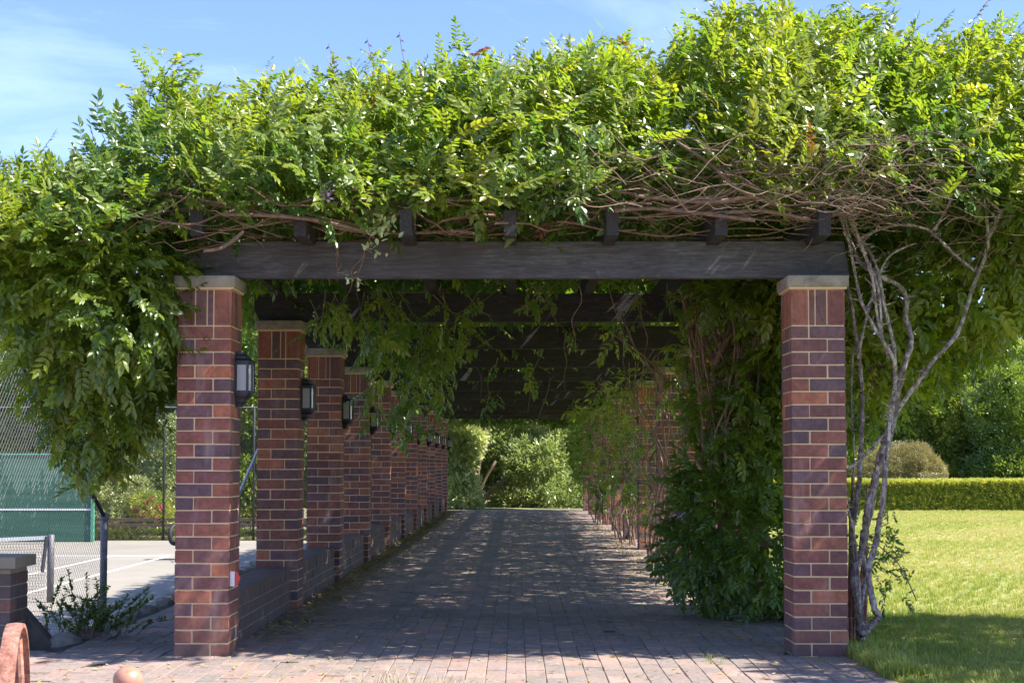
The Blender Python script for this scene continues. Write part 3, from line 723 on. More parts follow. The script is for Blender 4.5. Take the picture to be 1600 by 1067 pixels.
# near fence falling to a short end post
E = at(163, 805, 18.4); ex, ez = E.x, E.z; Fp = at(10, 525, 15.0)
t = empty('court_side_fence', (ex, 18.4, -0.94))
tag(t, 'wire mesh fence panel with a sloping dark top rail and short end post', 'fence')
post(ex, 18.4, -0.94, ez, .045, M['galv'], t)
m_ = MB(); lathe(m_, ex, 18.4, [(.052, ez - .06), (.056, ez - .05), (.056, ez + .01), (.04, ez + .035), (.002, ez + .045)], 14); m_.build('post_cap', M['galv'], t, shade=True)
dirn = (Vector((Fp.x, 15.0, 0)) - Vector((ex, 18.4, 0))); ln = dirn.length
A3 = Vector((ex, 18.4, ez - .02)); B3 = Vector((Fp.x, 15.0, Fp.z)); C3 = A3 + (B3 - A3) * 1.5
m_ = MB(); m_.tube([A3, C3], .028, 8, 1); m_.build('top_rail', M['darkrail'], t, shade=True)
m_ = MB(); wires(m_, (ex, 18.4, -.94), (C3.x, C3.y, -.94), ez + .90, C3.z + .94, -.92, .056, .0015); m_.build('wire_mesh', M['wire'], t, kind='stuff')
q = A3 + (B3 - A3) * 1.48; post(q.x, q.y, -.94, q.z, .04, M['galv'], t)
# tennis net
NX = at(80, 826, 23.5).x
t = empty('tennis_net', (NX, 23.5, -0.94)); tag(t, 'tennis net with white top band tied to a dark steel post', 'tennis net')
post(NX, 23.5, -.94, .13, .055, M['galv'], t, 'net_post'); post(NX - 12.8, 23.5, -.94, .13, .055, M['galv'], t, 'net_post')
m_ = MB(); N_ = 20
pts = [Vector((NX - .06 - 12.7 * i / N_, 23.5, .11 - .15 * (1 - ((i / N_ - .5) * 2) ** 2))) for i in range(N_ + 1)]
for i in range(N_):
    a, b = pts[i], pts[i + 1]
    m_.add([a + Vector((0, -.006, 0)), b + Vector((0, -.006, 0)), b + Vector((0, -.006, -.06)), a + Vector((0, -.006, -.06)), a + Vector((0, .006, 0)), b + Vector((0, .006, 0)), b + Vector((0, .006, -.06)), a + Vector((0, .006, -.06))],
           [(0, 1, 2, 3), (4, 7, 6, 5), (0, 4, 5, 1), (3, 2, 6, 7)])
m_.build('white_band', M['white_line'], t)
m_ = MB()
for i in range(280):
    x = NX - .1 - i * .045; f = (NX - x) / 12.8; zt = .05 - .15 * (1 - ((f - .5) * 2) ** 2); m_.tube([(x, 23.5, -.9), (x, 23.5, zt)], .0022, 3, 1)
for j in range(21): m_.tube([(NX - .1, 23.5, .03 - j * .045), (NX - 6.4, 23.5, -.10 - j * .04), (NX - 12.7, 23.5, .03 - j * .045)], .0022, 3, 1)
m_.build('netting', M['dwire'], t, kind='stuff')
m_ = MB(); m_.tube([at(73, 838, 23.4), at(69, 870, 23.35), at(66, 893, 23.3)], .03, 6, 1); m_.build('net_winder', M['darkrail'], t)
# green practice board
BX1 = at(146, 800, 41.8).x
t = empty('practice_wall', (BX1 - 5, 41.8, -0.94)); tag(t, 'green tennis practice wall with a white net line across it', 'practice wall')
for i in range(10):
    m_ = MB(); x1 = BX1 - .07 - i * 1.2; m_.box(x1 - 1.195, x1, 41.8, 41.84, -.94, 1.50 + random.uniform(-.01, .01)); m_.build('board_panel', M['green_board'], t)
m_ = MB(); m_.box(BX1 - 12.1, BX1 - .07, 41.79, 41.797, -.05, .0); m_.build('net_line', M['white_line'], t)
m_ = MB(); m_.box(BX1 - .065, BX1 + .02, 41.76, 41.86, -.94, 2.1); m_.build('edge_post', M['green_paint'], t)
m_ = MB(); m_.box(BX1 - 12.1, BX1 - .07, 41.78, 41.86, 1.515, 1.56); m_.build('top_trim', M['green_paint'], t)
# tall back fence
t = empty('back_court_fence', (-8, 42.7, -0.94)); tag(t, 'tall dark chain wire fence running behind the tennis court', 'fence')
for x in np.arange(-18, -3.9, 2.6): post(float(x), 42.7, -.96, 2.9, .035, M['darkrail'], t)
post(-3.95, 42.7, -.96, 2.9, .04, M['darkrail'], t)
m_ = MB(); m_.tube([(-18, 42.7, 2.9), (-3.95, 42.7, 2.9)], .022, 6, 1); m_.build('top_rail', M['galv'], t)
m_ = MB(); wires(m_, (-18, 42.7, -.94), (-3.95, 42.7, -.94), 3.84, 3.84, -.94, .075, .0045); m_.build('wire_mesh', M['dwire'], t, kind='stuff')
# low garden edging and timber sleepers behind the court
t = empty('garden_edging', (-6, 43.4, -.96)); tag(t, 'low horizontal timber rails edging the garden bed behind the court', 'garden edging')
for z in (-.42, -.58, -.80):
    m_ = MB(); m_.box(-13, -3.6, 43.3 + (z + .8) * .5, 43.4 + (z + .8) * .5, z, z + .09); m_.build('sleeper', M['trunk'], t)

# brick pier and stair side at the left edge
P1 = at(27, 870, 9.9); P2 = at(17, 900, 9.9)
t = empty('stair_pier', (P2.x - .17, 10.0, 0)); tag(t, 'grey brick pier with a flat cap at the top of the court steps', 'pier')
core = MB(); core.box(P2.x - .345, P2.x - .006, 9.906, 10.24, -.02, P1.z - .08); core.build('mortar_core', M['gmortar'], t)
pier_me = bevel_box_mesh('pier_brick', .23, .11, .0758, .004, M['wbrick'])
c = 0; z = .0
while z + .076 < P1.z - .08:
    for (bx, by, r) in course(bool(c % 2)):
        o = bpy.data.objects.new('brick', pier_me); o.parent = t; COL.objects.link(o)
        o.location = (P2.x - W + bx - t.location.x, 9.9 + by - 10.0, z + .038); o.rotation_euler = (0, 0, math.pi / 2 if r else 0)
    z += CH; c += 1
m_ = MB(); m_.box(P1.x - .43, P1.x, 9.86, 10.29, P1.z - .075, P1.z); m_.build('cap', M['gmortar'], t)
a = at(17, 926, 10.3); b = at(86, 1012, 10.3)
m_ = MB(); th = .12
m_.add([(a.x, 10.25, a.z), (b.x, 10.25, -.01), (b.x, 10.25, -.9), (a.x, 10.25, -.9), (a.x, 10.25 + th, a.z), (b.x, 10.25 + th, -.01), (b.x, 10.25 + th, -.9), (a.x, 10.25 + th, -.9)],
       [(0, 1, 2, 3), (7, 6, 5, 4), (0, 4, 5, 1), (1, 5, 6, 2), (0, 3, 7, 4)])
tag(m_.build('sloping_wall', M['pale_fence']), 'dark sloping side wall of the steps down to the court', 'wall')
# wheelbarrow half hidden behind the nearest lantern pillar
p = at(273, 835, 34.0)
t = empty('wheelbarrow', (p.x + .3, 34.0, -.94)); tag(t, 'wheelbarrow with raised black wheel, mostly hidden behind the nearest lantern pillar', 'wheelbarrow')
def torus(mb, c, ax, R1, r1, n1=32, n2=10):
    ax = Vector(ax).normalized(); u = ax.cross(Vector((0, 0, 1)) if abs(ax.z) < .9 else Vector((1, 0, 0))).normalized(); v_ = ax.cross(u); vs = []; fs_ = []
    for i in range(n1):
        a = 2 * math.pi * i / n1; rd = u * math.cos(a) + v_ * math.sin(a)
        for j in range(n2):
            b_ = 2 * math.pi * j / n2; vs.append(Vector(c) + rd * (R1 + r1 * math.cos(b_)) + ax * r1 * math.sin(b_))
    for i in range(n1):
        for j in range(n2): fs_.append((i * n2 + j, ((i + 1) % n1) * n2 + j, ((i + 1) % n1) * n2 + (j + 1) % n2, i * n2 + (j + 1) % n2))
    mb.add(vs, fs_)
m_ = MB(); ax = Vector((1, -.35, 0)); torus(m_, p, ax, .2, .055); tyre = m_.build('wheel', M['rubber'], t, shade=True)
m_ = MB(); m_.tube([p - ax * .03, p + ax * .03], .13, 16, 1); m_.build('wheel_disc', M['galv'], tyre)
m_ = MB()
q1 = Vector((p.x + .08, 33.95, p.z)); m_.tube([q1, q1 + Vector((.5, .1, .1)), q1 + Vector((1.2, .3, .25))], .016, 6, 1); m_.tube([at(268, 876, 33), at(276, 882, 33), at(282, 878, 33), Vector((p.x + .5, 33.6, -.3))], .016, 6, 1)
m_.build('frame', M['black_metal'], t)
m_ = MB(); m_.add([(p.x + .35, 33.7, -.1), (p.x + 1.1, 33.7, 0), (p.x + 1.1, 34.3, 0), (p.x + .35, 34.3, -.1), (p.x + .5, 33.8, -.4), (p.x + .95, 33.8, -.35), (p.x + .95, 34.2, -.35), (p.x + .5, 34.2, -.4)], [(4, 5, 6, 7), (0, 1, 5, 4), (1, 2, 6, 5), (2, 3, 7, 6), (3, 0, 4, 7)]); m_.build('tray', M['galv'], t)
# leaning grey pole in the first gap
m_ = MB(); m_.tube([at(318, 900, 19), at(407, 694, 19)], .020, 8, 1)
tag(m_.build('leaning_pole', M['steelblue']), 'slanting grey steel pole seen between the first two lantern pillars', 'pole')

# ================================================================== FOREGROUND IRON WHEEL AND BALL
D = 5.1; top = at(28, 973, D); Rr = top.z / 2; t = empty('iron_wheel', (top.x, D, 0))
tag(t, 'rusty iron wheel standing upright at the lower left corner', 'iron wheel')
ax = Vector((1, .24, 0)).normalized(); c0 = Vector((top.x - .01, D, Rr)); u = Vector((-.24, 1, 0)).normalized()
m_ = MB(); vs = []; fs_ = []; n1 = 72; hwid = .027
for i in range(n1):
    a_ = 2 * math.pi * i / n1; rd = u * math.cos(a_) + Vector((0, 0, 1)) * math.sin(a_)
    for (rr_, s_) in ((Rr, -hwid), (Rr + .002, -hwid * .5), (Rr + .003, 0), (Rr + .002, hwid * .5), (Rr, hwid), (Rr - .014, hwid), (Rr - .012, 0), (Rr - .014, -hwid)):
        vs.append(c0 + rd * (rr_ - .003) + ax * s_)
for i in range(n1):
    for j in range(8): fs_.append((i * 8 + j, ((i + 1) % n1) * 8 + j, ((i + 1) % n1) * 8 + (j + 1) % 8, i * 8 + (j + 1) % 8))
m_.add(vs, fs_); m_.build('rim', M['rust'], t, shade=False)
m_ = MB(); m_.tube([c0 - ax * .09, c0 + ax * .09], [.045, .045], 14, 1); m_.build('hub', M['rust'], t)
for i in range(8):
    a_ = 2 * math.pi * (i + .35) / 8; rd = u * math.cos(a_) + Vector((0, 0, 1)) * math.sin(a_)
    m_ = MB(); m_.tube([c0 + rd * .04 + ax * (.03 if i % 2 else -.03), c0 + rd * (Rr - .016)], .011, 6, 1); m_.build('spoke', M['rust'], t)
bp = at(200, 1061, D); br = 23.0 * D / F
t = empty('ball_finial_post', (bp.x, D, 0)); tag(t, 'terracotta ball finial on a short post at the lower left', 'finial')
m_ = MB(); lathe(m_, bp.x, D, [(br * math.cos(a_), bp.z + br * .9 * math.sin(a_)) for a_ in np.linspace(-1.45, 1.55, 16)], 28); m_.build('ball', M['terra'], t, shade=True)
m_ = MB(); lathe(m_, bp.x, D, [(.06, 0), (.06, .03), (.03, .05), (.022, .2), (.026, bp.z - br * .88)], 16); m_.build('post', M['rust'], t, shade=True)

# ================================================================== WISTERIA CANOPY
cano = empty('wisteria_canopy', (0, 9.5, BZ1)); tag(cano, 'dense green wisteria roof spreading over the whole pergola and drooping down its court side', 'wisteria')
TOP = [(-60, 430), (0, 392), (45, 372), (95, 305), (160, 305), (200, 290), (215, 215), (270, 150), (340, 172), (420, 140), (500, 140), (560, 124), (640, 122), (740, 108),
       (850, 98), (890, 68), (960, 66), (1030, 88), (1080, 66), (1110, 38), (1200, 22), (1300, 25), (1400, 20), (1450, 52), (1500, 45), (1575, 60), (1600, 115), (1680, 230)]
tx = []; tz = []
for (u_, v_) in TOP:
    q = at(u_, v_, 10.4); tx.append(q.x); tz.append(q.z)
def surf(p, y0_=8.88):
    zt = np.interp(p[:, 0], tx, tz); P2_ = np.stack([p[:, 0], p[:, 1] * .8, 0 * p[:, 0]], 1)
    yy = y0_ + .22 * vnoise(P2_ * np.array([1, 0, 0]), 2.2, 5)
    g = 1 - np.exp(-np.clip(p[:, 1] - yy, 0, 99) / .62)
    far_ = np.clip((p[:, 1] - 11.0) / 6, 0, 1)
    zt = zt * (1 - far_) + np.minimum(zt, 3.55) * far_
    return 2.72 + (zt - 2.72) * g + (.13 * vnoise(P2_, 3.2, 6) + .07 * vnoise(P2_, 8, 16)) * g, g
def bottom(x):
    return np.interp(x, [-4.5, -3.4, -2.6, -2.0, -1.5, -.5, .4, 1.0, 2.0, 2.6, 5], [2.3, 2.5, 2.6, 2.80, 2.86, 2.84, 2.86, 2.98, 3.04, 2.93, 2.7])
def canopy_pts(n, x0, x1, y0_, y1_, z0, z1, shell, inner):
    p = rng.uniform([x0, y0_, z0], [x1, y1_, z1], (n, 3)); s, g = surf(p); dep = s - p[:, 2]
    b = bottom(p[:, 0]) + .10 * vnoise(p, 3.0, 8)
    ok = (dep > 0) & (p[:, 2] > b) & (rng.random(n) < np.where(dep < shell, 1.0, inner))
    return p[ok], dep[ok]
Pa, da = canopy_pts(80000, -3.75, 4.5, 8.6, 12.2, 2.55, 4.6, .30, .38)
Pb, db = canopy_pts(104000, -3.4, 4.0, 12.2, 40.3, 2.72, 4.0, .35, .35)
def canopy_orient(P, dep):
    k = len(P); front = np.exp(-np.clip(P[:, 1] - 9.0, 0, 9) / .7)[:, None]
    nrm = np.array([0.1, 0, 1.0]) * (1 - front * .6) + np.array([0.1, -1.0, .2]) * front
    d = nrm * .45 + rnd3(k) * .75 + np.array([.25, 0, .42]); d = np.where((dep > .35)[:, None], d * np.array([1, 1, .3]) + np.array([0, 0, -.5]), d)
    n = nrm * .5 + np.array([.35, -.1, .55]) + .5 * rnd3(k)
    return d, n
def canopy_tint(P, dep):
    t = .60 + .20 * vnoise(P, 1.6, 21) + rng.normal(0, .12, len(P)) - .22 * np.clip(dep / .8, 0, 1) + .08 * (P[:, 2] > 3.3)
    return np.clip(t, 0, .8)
dd, nn = canopy_orient(Pa, da); ta = canopy_tint(Pa, da)
ta[rng.random(len(ta)) < .008] = .86
sa = rng.uniform(.5, 1.05, len(Pa))
# the 300 foremost leaves are single parts
near = np.argsort(Pa[:, 1] + .25 * rng.random(len(Pa)))[:300]; mask = np.zeros(len(Pa), bool); mask[near] = True
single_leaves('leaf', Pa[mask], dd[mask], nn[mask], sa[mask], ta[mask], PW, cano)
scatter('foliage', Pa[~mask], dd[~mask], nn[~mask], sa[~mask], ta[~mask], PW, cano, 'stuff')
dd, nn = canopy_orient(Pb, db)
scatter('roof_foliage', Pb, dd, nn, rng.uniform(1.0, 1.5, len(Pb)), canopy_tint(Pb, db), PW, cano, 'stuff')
# upright shoots breaking the outline
sx = rng.uniform(-3.5, 4.2, 170); P_ = np.stack([sx, rng.uniform(9.7, 11.2, 170), 0 * sx], 1); s, g = surf(P_)
m_ = MB(); LP = []; LD = []
for i in range(170):
    b_ = Vector((float(P_[i, 0]), float(P_[i, 1]), float(s[i]) - .12)); ln_ = random.uniform(.15, .42); le = Vector((random.uniform(-.1, .5), random.uniform(-.4, .1), 1)).normalized()
    m_.tube([b_, b_ + le * ln_ * .6, b_ + (le + Vector((.2, 0, -.1))) * ln_], [.004, .003, .0015], 3, 1)
    for q in range(int(ln_ / .045)):
        f = (q + 1) / (ln_ / .045); a_ = random.uniform(0, 6.28); LP.append(b_ + le * ln_ * f); LD.append(le * .9 + Vector((math.cos(a_), math.sin(a_), 0)) * .8)
m_.build('shoot', M['twig_green'], cano, kind='stuff')
LP = np.array([tuple(q) for q in LP]); LD = np.array([tuple(q) for q in LD])
scatter('shoot_foliage', LP, LD, np.array([0, -.2, 1.0]) + .4 * rnd3(len(LP)), rng.uniform(.45, .85, len(LP)), np.clip(.62 + .12 * rng.normal(size=len(LP)), 0, .85), PW, cano, 'stuff')
# drooping mass on the court side
dx = at(0, 600, 9.6).x
DR = [((-3.40, 9.9, 2.74), (.5, .6, .32)), ((-2.90, 9.8, 2.45), (.46, .7, .52)), ((-2.62, 9.75, 2.28), (.40, .6, .50)), ((-2.85, 9.9, 1.95), (.34, .5, .42)),
      ((-2.80, 9.9, 1.62), (.22, .3, .30)), ((-2.48, 10.2, 2.6), (.28, .6, .5)), ((-4.0, 10.9, 2.7), (.4, .6, .22)), ((-2.86, 9.95, 1.36), (.10, .14, .16))]
foliage('drooping_foliage', DR, 240, .85, .50, PW, cano, up=-.25, jit=.6, inner=.25, lump=.2, seed=31, kind='stuff')
# overhang on the lawn side, behind the bare stems
RG = [((3.15, 10.6, 2.75), (.6, .5, .5)), ((2.7, 10.7, 2.35), (.3, .4, .45)), ((3.7, 10.4, 2.85), (.5, .5, .35)), ((2.9, 11.3, 2.75), (.85, .9, .75)), ((3.45, 11.6, 3.0), (.7, .9, .7)), ((2.55, 11.6, 2.2), (.45, .6, .55)), ((3.15, 11.8, 2.25), (.45, .5, .35)), ((4.5, 11.2, 3.55), (.8, 1.0, .5)), ((2.45, 11.9, 1.75), (.25, .35, .35))]
foliage('overhang_foliage', RG, 190, .9, .64, PW, cano, up=-.1, jit=.7, inner=.2, lump=.22, seed=41, kind='stuff')
# hanging curtains inside, below the beams
def curtain(name, spots, parent, sc_=.8, tint=.30):
    m_ = MB(); LP = []; LD = []
    for (x, y, z, ln_, n_) in spots:
        for _ in range(n_):
            x_ = x + random.gauss(0, .16); y_ = y + random.gauss(0, .25); l_ = ln_ * random.uniform(.5, 1.15); sw = random.uniform(-.25, .25)
            pts = [Vector((x_, y_, z)), Vector((x_ + sw * .3, y_, z - l_ * .4)), Vector((x_ + sw * .6, y_ - .05, z - l_ * .8)), Vector((x_ + sw, y_ - .08, z - l_))]
            m_.tube(pts, [.005, .004, .003, .0015], 3, 2)
            k_ = int(l_ / .075)
            for q in range(k_):
                f = (q + .6) / k_; i_ = min(int(f * 3), 2); p_ = pts[i_].lerp(pts[i_ + 1], f * 3 - i_); a_ = random.uniform(0, 6.28)
                LP.append(p_); LD.append(Vector((math.cos(a_), math.sin(a_) * .8, -.75)))
    m_.build('hanging_stem', M['twig_green'], parent, kind='stuff')
    LP = np.array([tuple(q) for q in LP]); LD = np.array([tuple(q) for q in LD]); k = len(LP)
    scatter(name, LP, LD, np.array([0, -.3, .8]) + .5 * rnd3(k), sc_ * rng.uniform(.55, 1.05, k), np.clip(tint + .12 * rng.normal(size=k), 0, .8), PW, parent, 'stuff')
SP = []
def spot(u_, v_, y_, ln_, n_): q = at(u_, v_, y_); SP.append((q.x, y_, q.z, ln_, n_))
for (u_, v_, y_, l_, n_) in [(600, 480, 13.6, .45, 6), (645, 490, 14.0, .6, 8), (665, 500, 14.3, .55, 7), (635, 540, 15.0, .7, 7), (590, 500, 14.0, .3, 4), (655, 560, 16.5, .7, 7), (560, 490, 13.6, .3, 4), (645, 620, 16.5, .45, 5), (695, 500, 14.5, .35, 4),
                             (515, 455, 11.2, .28, 6), (580, 455, 11.6, .35, 6), (610, 450, 11.4, .4, 4), (700, 455, 11.8, .22, 3), (770, 445, 11.2, .2, 3), (830, 445, 11.3, .2, 3), (1000, 450, 11.6, .3, 4), (870, 510, 14.5, .25, 2),
                             (760, 500, 15, .3, 3), (780, 560, 17, .3, 2), (975, 490, 13.6, .4, 3), (850, 560, 17.5, .25, 1), (765, 610, 22, .35, 2)]:
    spot(u_, v_, y_, l_, n_)
curtain('hanging_foliage', SP, cano, 1.0, .46)
# tangle of bare stems on top of the beams
def wander(mb, n, x0, x1, y0_, y1_, z0, z1, r0, r1, ln, vert=.12):
    for _ in range(n):
        p = Vector((random.uniform(x0, x1), random.uniform(y0_, y1_), random.uniform(z0, z1))); d = Vector((random.choice((-1, 1)), random.uniform(-.35, .35), random.uniform(-vert, vert))).normalized()
        pts = [p]; k_ = random.randint(4, 8); st = ln / 6 * random.uniform(.6, 1.3)
        for q in range(k_):
            d = (d + Vector((random.gauss(0, .12), random.gauss(0, .25), random.gauss(0, .14 + vert * .3)))).normalized(); p = p + d * st * random.uniform(.6, 1.3) + Vector((0, 0, random.gauss(0, .008)))
            if p.z < z0: p.z = z0; d.z = abs(d.z)
            if p.z > z1: d.z = -abs(d.z)
            pts.append(p)
        r_ = random.uniform(r0, r1); mb.tube(pts, [r_ * (1 - .1 * i) for i in range(len(pts))], 5, 2, .2)
m_ = MB(); wander(m_, 85, -2.4, 2.2, 9.25, 10.1, BZ1 + .02, BZ1 + .26, .003, .011, 1.2, .15); m_.build('beam_tangle', M['stem'], cano, kind='stuff')
m_ = MB(); wander(m_, 190, .5, 2.5, 8.85, 9.6, BZ1 + .06, BZ1 + .52, .0014, .005, .6, .45); wander(m_, 150, 1.7, 2.6, 8.85, 9.5, BZ1 + .06, BZ1 + .62, .0012, .004, .35, .9); m_.build('corner_tangle', M['stem'], cano, kind='stuff')
m_ = MB(); wander(m_, 75, 2.0, 3.3, 9.2, 10.2, BZ1 - .25, BZ1 + .6, .0012, .004, .5, .8); m_.build('side_tangle', M['stem'], cano, kind='stuff')
m_ = MB(); wander(m_, 36, -3.0, -1.9, 8.95, 9.5, BZ1 - .15, BZ1 + .35, .002, .005, .8, .5); m_.build('left_tangle', M['stem'], cano, kind='stuff')
m_ = MB()
for y_ in np.arange(12.5, 36, 1.5): wander(m_, 9, -1.8, 1.8, y_, y_ + 1.2, BZ1 - .02, BZ1 + .2, .004, .012, 1.6, .12)
m_.build('roof_stems', M['stem'], cano, kind='stuff')
m_ = MB()
for (u_, v_, y_, l_) in [(530, 385, 9.7, .25), (527, 390, 9.7, .2), (570, 385, 9.7, .3), (905, 445, 11, .5), (885, 520, 14, .55), (865, 445, 12, .4), (950, 445, 11.6, .8), (1000, 470, 11.5, .6), (735, 560, 19, .5), (760, 570, 19, .5), (860, 590, 20, .8), (690, 445, 11.5, .25), (610, 500, 15, .4), (940, 590, 20, .8), (830, 580, 21, .6)]:
    p = at(u_, v_, y_); pts = [p]; 
    for q in range(4): p = p + Vector((random.gauss(0, .05), random.gauss(0, .03), -l_ / 4)); pts.append(p)
    m_.tube(pts, [.005, .004, .004, .003, .002], 4, 3)
m_.build('dangling_stems', M['stem'], cano, kind='stuff')
# named long stems lying over the beam
for L_ in [[(992, 306), (1050, 312), (1109, 316), (1160, 309), (1202, 308), (1303, 298)], [(1133, 333), (1170, 330), (1202, 331), (1266, 343)], [(1057, 222), (1090, 243), (1121, 266), (1160, 300), (1240, 330)],
           [(345, 335), (420, 337), (500, 345), (580, 365)], [(318, 392), (345, 388), (365, 375), (380, 362)], [(960, 330), (1020, 326), (1100, 334), (1180, 345)]]:
    m_ = MB(); m_.tube([at(u_, v_, 9.22 + .05 * math.sin(u_)) for u_, v_ in L_], [.011, .012, .013, .012, .01, .009][:len(L_)], 7, 4, .1); m_.build('branch', M['stem'], cano, shade=True)

# ------------------------------------------------------------------ twisted bare vine by the lawn-side front pillar
vine = empty('twisted_vine', (at(1346, 1015, 9.85).x, 9.85, 0)); tag(vine, 'twisted grey vine with many bare stems rising beside the nearest lawn-side pillar', 'vine')
ST = [([(1347, 1024), (1346, 1005), (1345, 988), (1342, 950), (1335, 917), (1336, 890), (1346, 862), (1353, 820), (1355, 800), (1366, 755), (1376, 712), (1391, 662), (1404, 606), (1415, 565), (1424, 531), (1415, 495), (1417, 468), (1404, 446), (1377, 433), (1345, 411), (1332, 386), (1320, 347), (1304, 290), (1297, 255)], 9.85, .030, .011),
      ([(1346, 991), (1358, 980), (1372, 964), (1366, 950), (1361, 925), (1357, 889), (1367, 855), (1373, 820), (1379, 790), (1382, 750), (1388, 694), (1404, 640), (1432, 600), (1460, 562), (1497, 519), (1520, 449), (1536, 410), (1544, 373), (1536, 300), (1528, 268), (1525, 235)], 9.75, .024, .008),
      ([(1391, 665), (1398, 600), (1396, 539), (1383, 484), (1376, 445), (1367, 411), (1351, 382), (1330, 360)], 9.7, .014, .009),
      ([(1385, 720), (1392, 640), (1400, 587), (1393, 554), (1367, 513), (1345, 468), (1334, 417), (1326, 379), (1310, 331), (1300, 290)], 9.65, .012, .008),
      ([(1344, 985), (1338, 940), (1330, 860), (1333, 818), (1341, 770), (1345, 703), (1347, 619), (1342, 556), (1331, 481), (1320, 430), (1312, 380)], 9.95, .020, .011),
      ([(1396, 665), (1379, 682), (1347, 716), (1320, 739), (1316, 763), (1324, 792), (1333, 830), (1342, 900), (1344, 960)], 9.7, .010, .008),
      ([(1544, 373), (1557, 345), (1563, 332), (1550, 318), (1536, 303)], 9.72, .010, .007),
      ([(1524, 424), (1490, 396), (1460, 367), (1444, 357), (1415, 351), (1380, 357), (1345, 372)], 9.6, .008, .008),
      ([(1460, 360), (1482, 319), (1498, 287), (1527, 258)], 9.6, .010, .006), ([(1501, 287), (1527, 312), (1557, 341)], 9.65, .006, .006),
      ([(1326, 277), (1371, 287), (1412, 271), (1449, 255), (1447, 200)], 9.4, .008, .005), ([(1344, 950), (1352, 900), (1349, 850), (1362, 800), (1372, 745)], 9.9, .015, .010),
      ([(1331, 818), (1334, 700), (1330, 620), (1334, 540)], 10.0, .007, .006), ([(1340, 560), (1353, 500), (1370, 440), (1390, 400), (1430, 380)], 9.8, .009, .005), ([(1305, 300), (1330, 340), (1352, 400), (1372, 450), (1378, 520)], 9.6, .012, .007), ([(1300, 275), (1318, 320), (1340, 372), (1362, 430), (1372, 500), (1388, 560)], 9.68, .013, .008)]
for L_, y_, r0, r1 in ST:
    n_ = len(L_); m_ = MB()
    m_.tube([at(u_, v_, y_ + .05 * math.sin(i * 1.3)) for i, (u_, v_) in enumerate(L_)], [r0 + (r1 - r0) * i / (n_ - 1) for i in range(n_)], 9, 9, .26); m_.build('stem', M['bark'], vine, shade=True)
m_ = MB()    # spurs and side twigs
for L_, y_, r0, r1 in ST:
    for _ in range(len(L_) * 10):
        i = random.randrange(len(L_) - 1); f = random.random(); a_ = at(*L_[i], y_); b_ = at(*L_[i + 1], y_); p = a_.lerp(b_, f); d = Vector((random.gauss(0, 1), random.gauss(0, .6), random.uniform(-.2, 1))).normalized(); l_ = random.choice((.011, .014, .018, .02, .03, .07)) * random.uniform(.6, 1.3)
        m_.tube([p, p + d * l_], [.006, .0018], 4, 1)
m_.build('spurs', M['bark'], vine, kind='stuff')
m_ = MB(); q = at(1333, 1000, 10.05)
for i in range(8): x = q.x - .06 + .02 * i; m_.tube([(x, 10.05 + .02 * math.sin(i * 2), -.02), (x + random.uniform(-.02, .02), 10.05, .35), (x + random.uniform(-.03, .03), 10.03, .7 + random.uniform(0, .5))], [.016, .012, .006], 6, 3, .1)
m_.build('stump', M['rust'], vine)
LF = []; 
for (u_, v_, s_) in [(1385, 850, .1), (1395, 870, .1), (1370, 870, .12), (1380, 905, .1), (1392, 845, .08), (1400, 880, .08), (1365, 920, .12), (1375, 790, .1), (1340, 900, .06), (1345, 870, .08), (1350, 840, .08), (1412, 915, .04), (1368, 840, .1), (1378, 815, .1), (1345, 780, .06), (1350, 640, .08), (1335, 600, .08)]:
    for _ in range(5): LF.append(tuple(at(u_ + random.gauss(0, 8), v_ + random.gauss(0, 12), 10.2 + random.uniform(-.2, .4))))
LF = np.array(LF); k = len(LF); scatter('young_leaves', LF, rnd3(k) + np.array([0, 0, .1]), np.array([0, -.3, .8]) + .4 * rnd3(k), rng.uniform(.35, .65, k), np.clip(.5 + .2 * rng.normal(size=k), 0, .8), PW, vine, 'stuff')
m_ = MB(); m_.tube([at(1352, 838, 9.9), at(1385, 862, 9.85), at(1410, 890, 9.8), at(1432, 938, 9.8)], .004, 5, 3); m_.build('arching_shoot', M['stem'], vine)

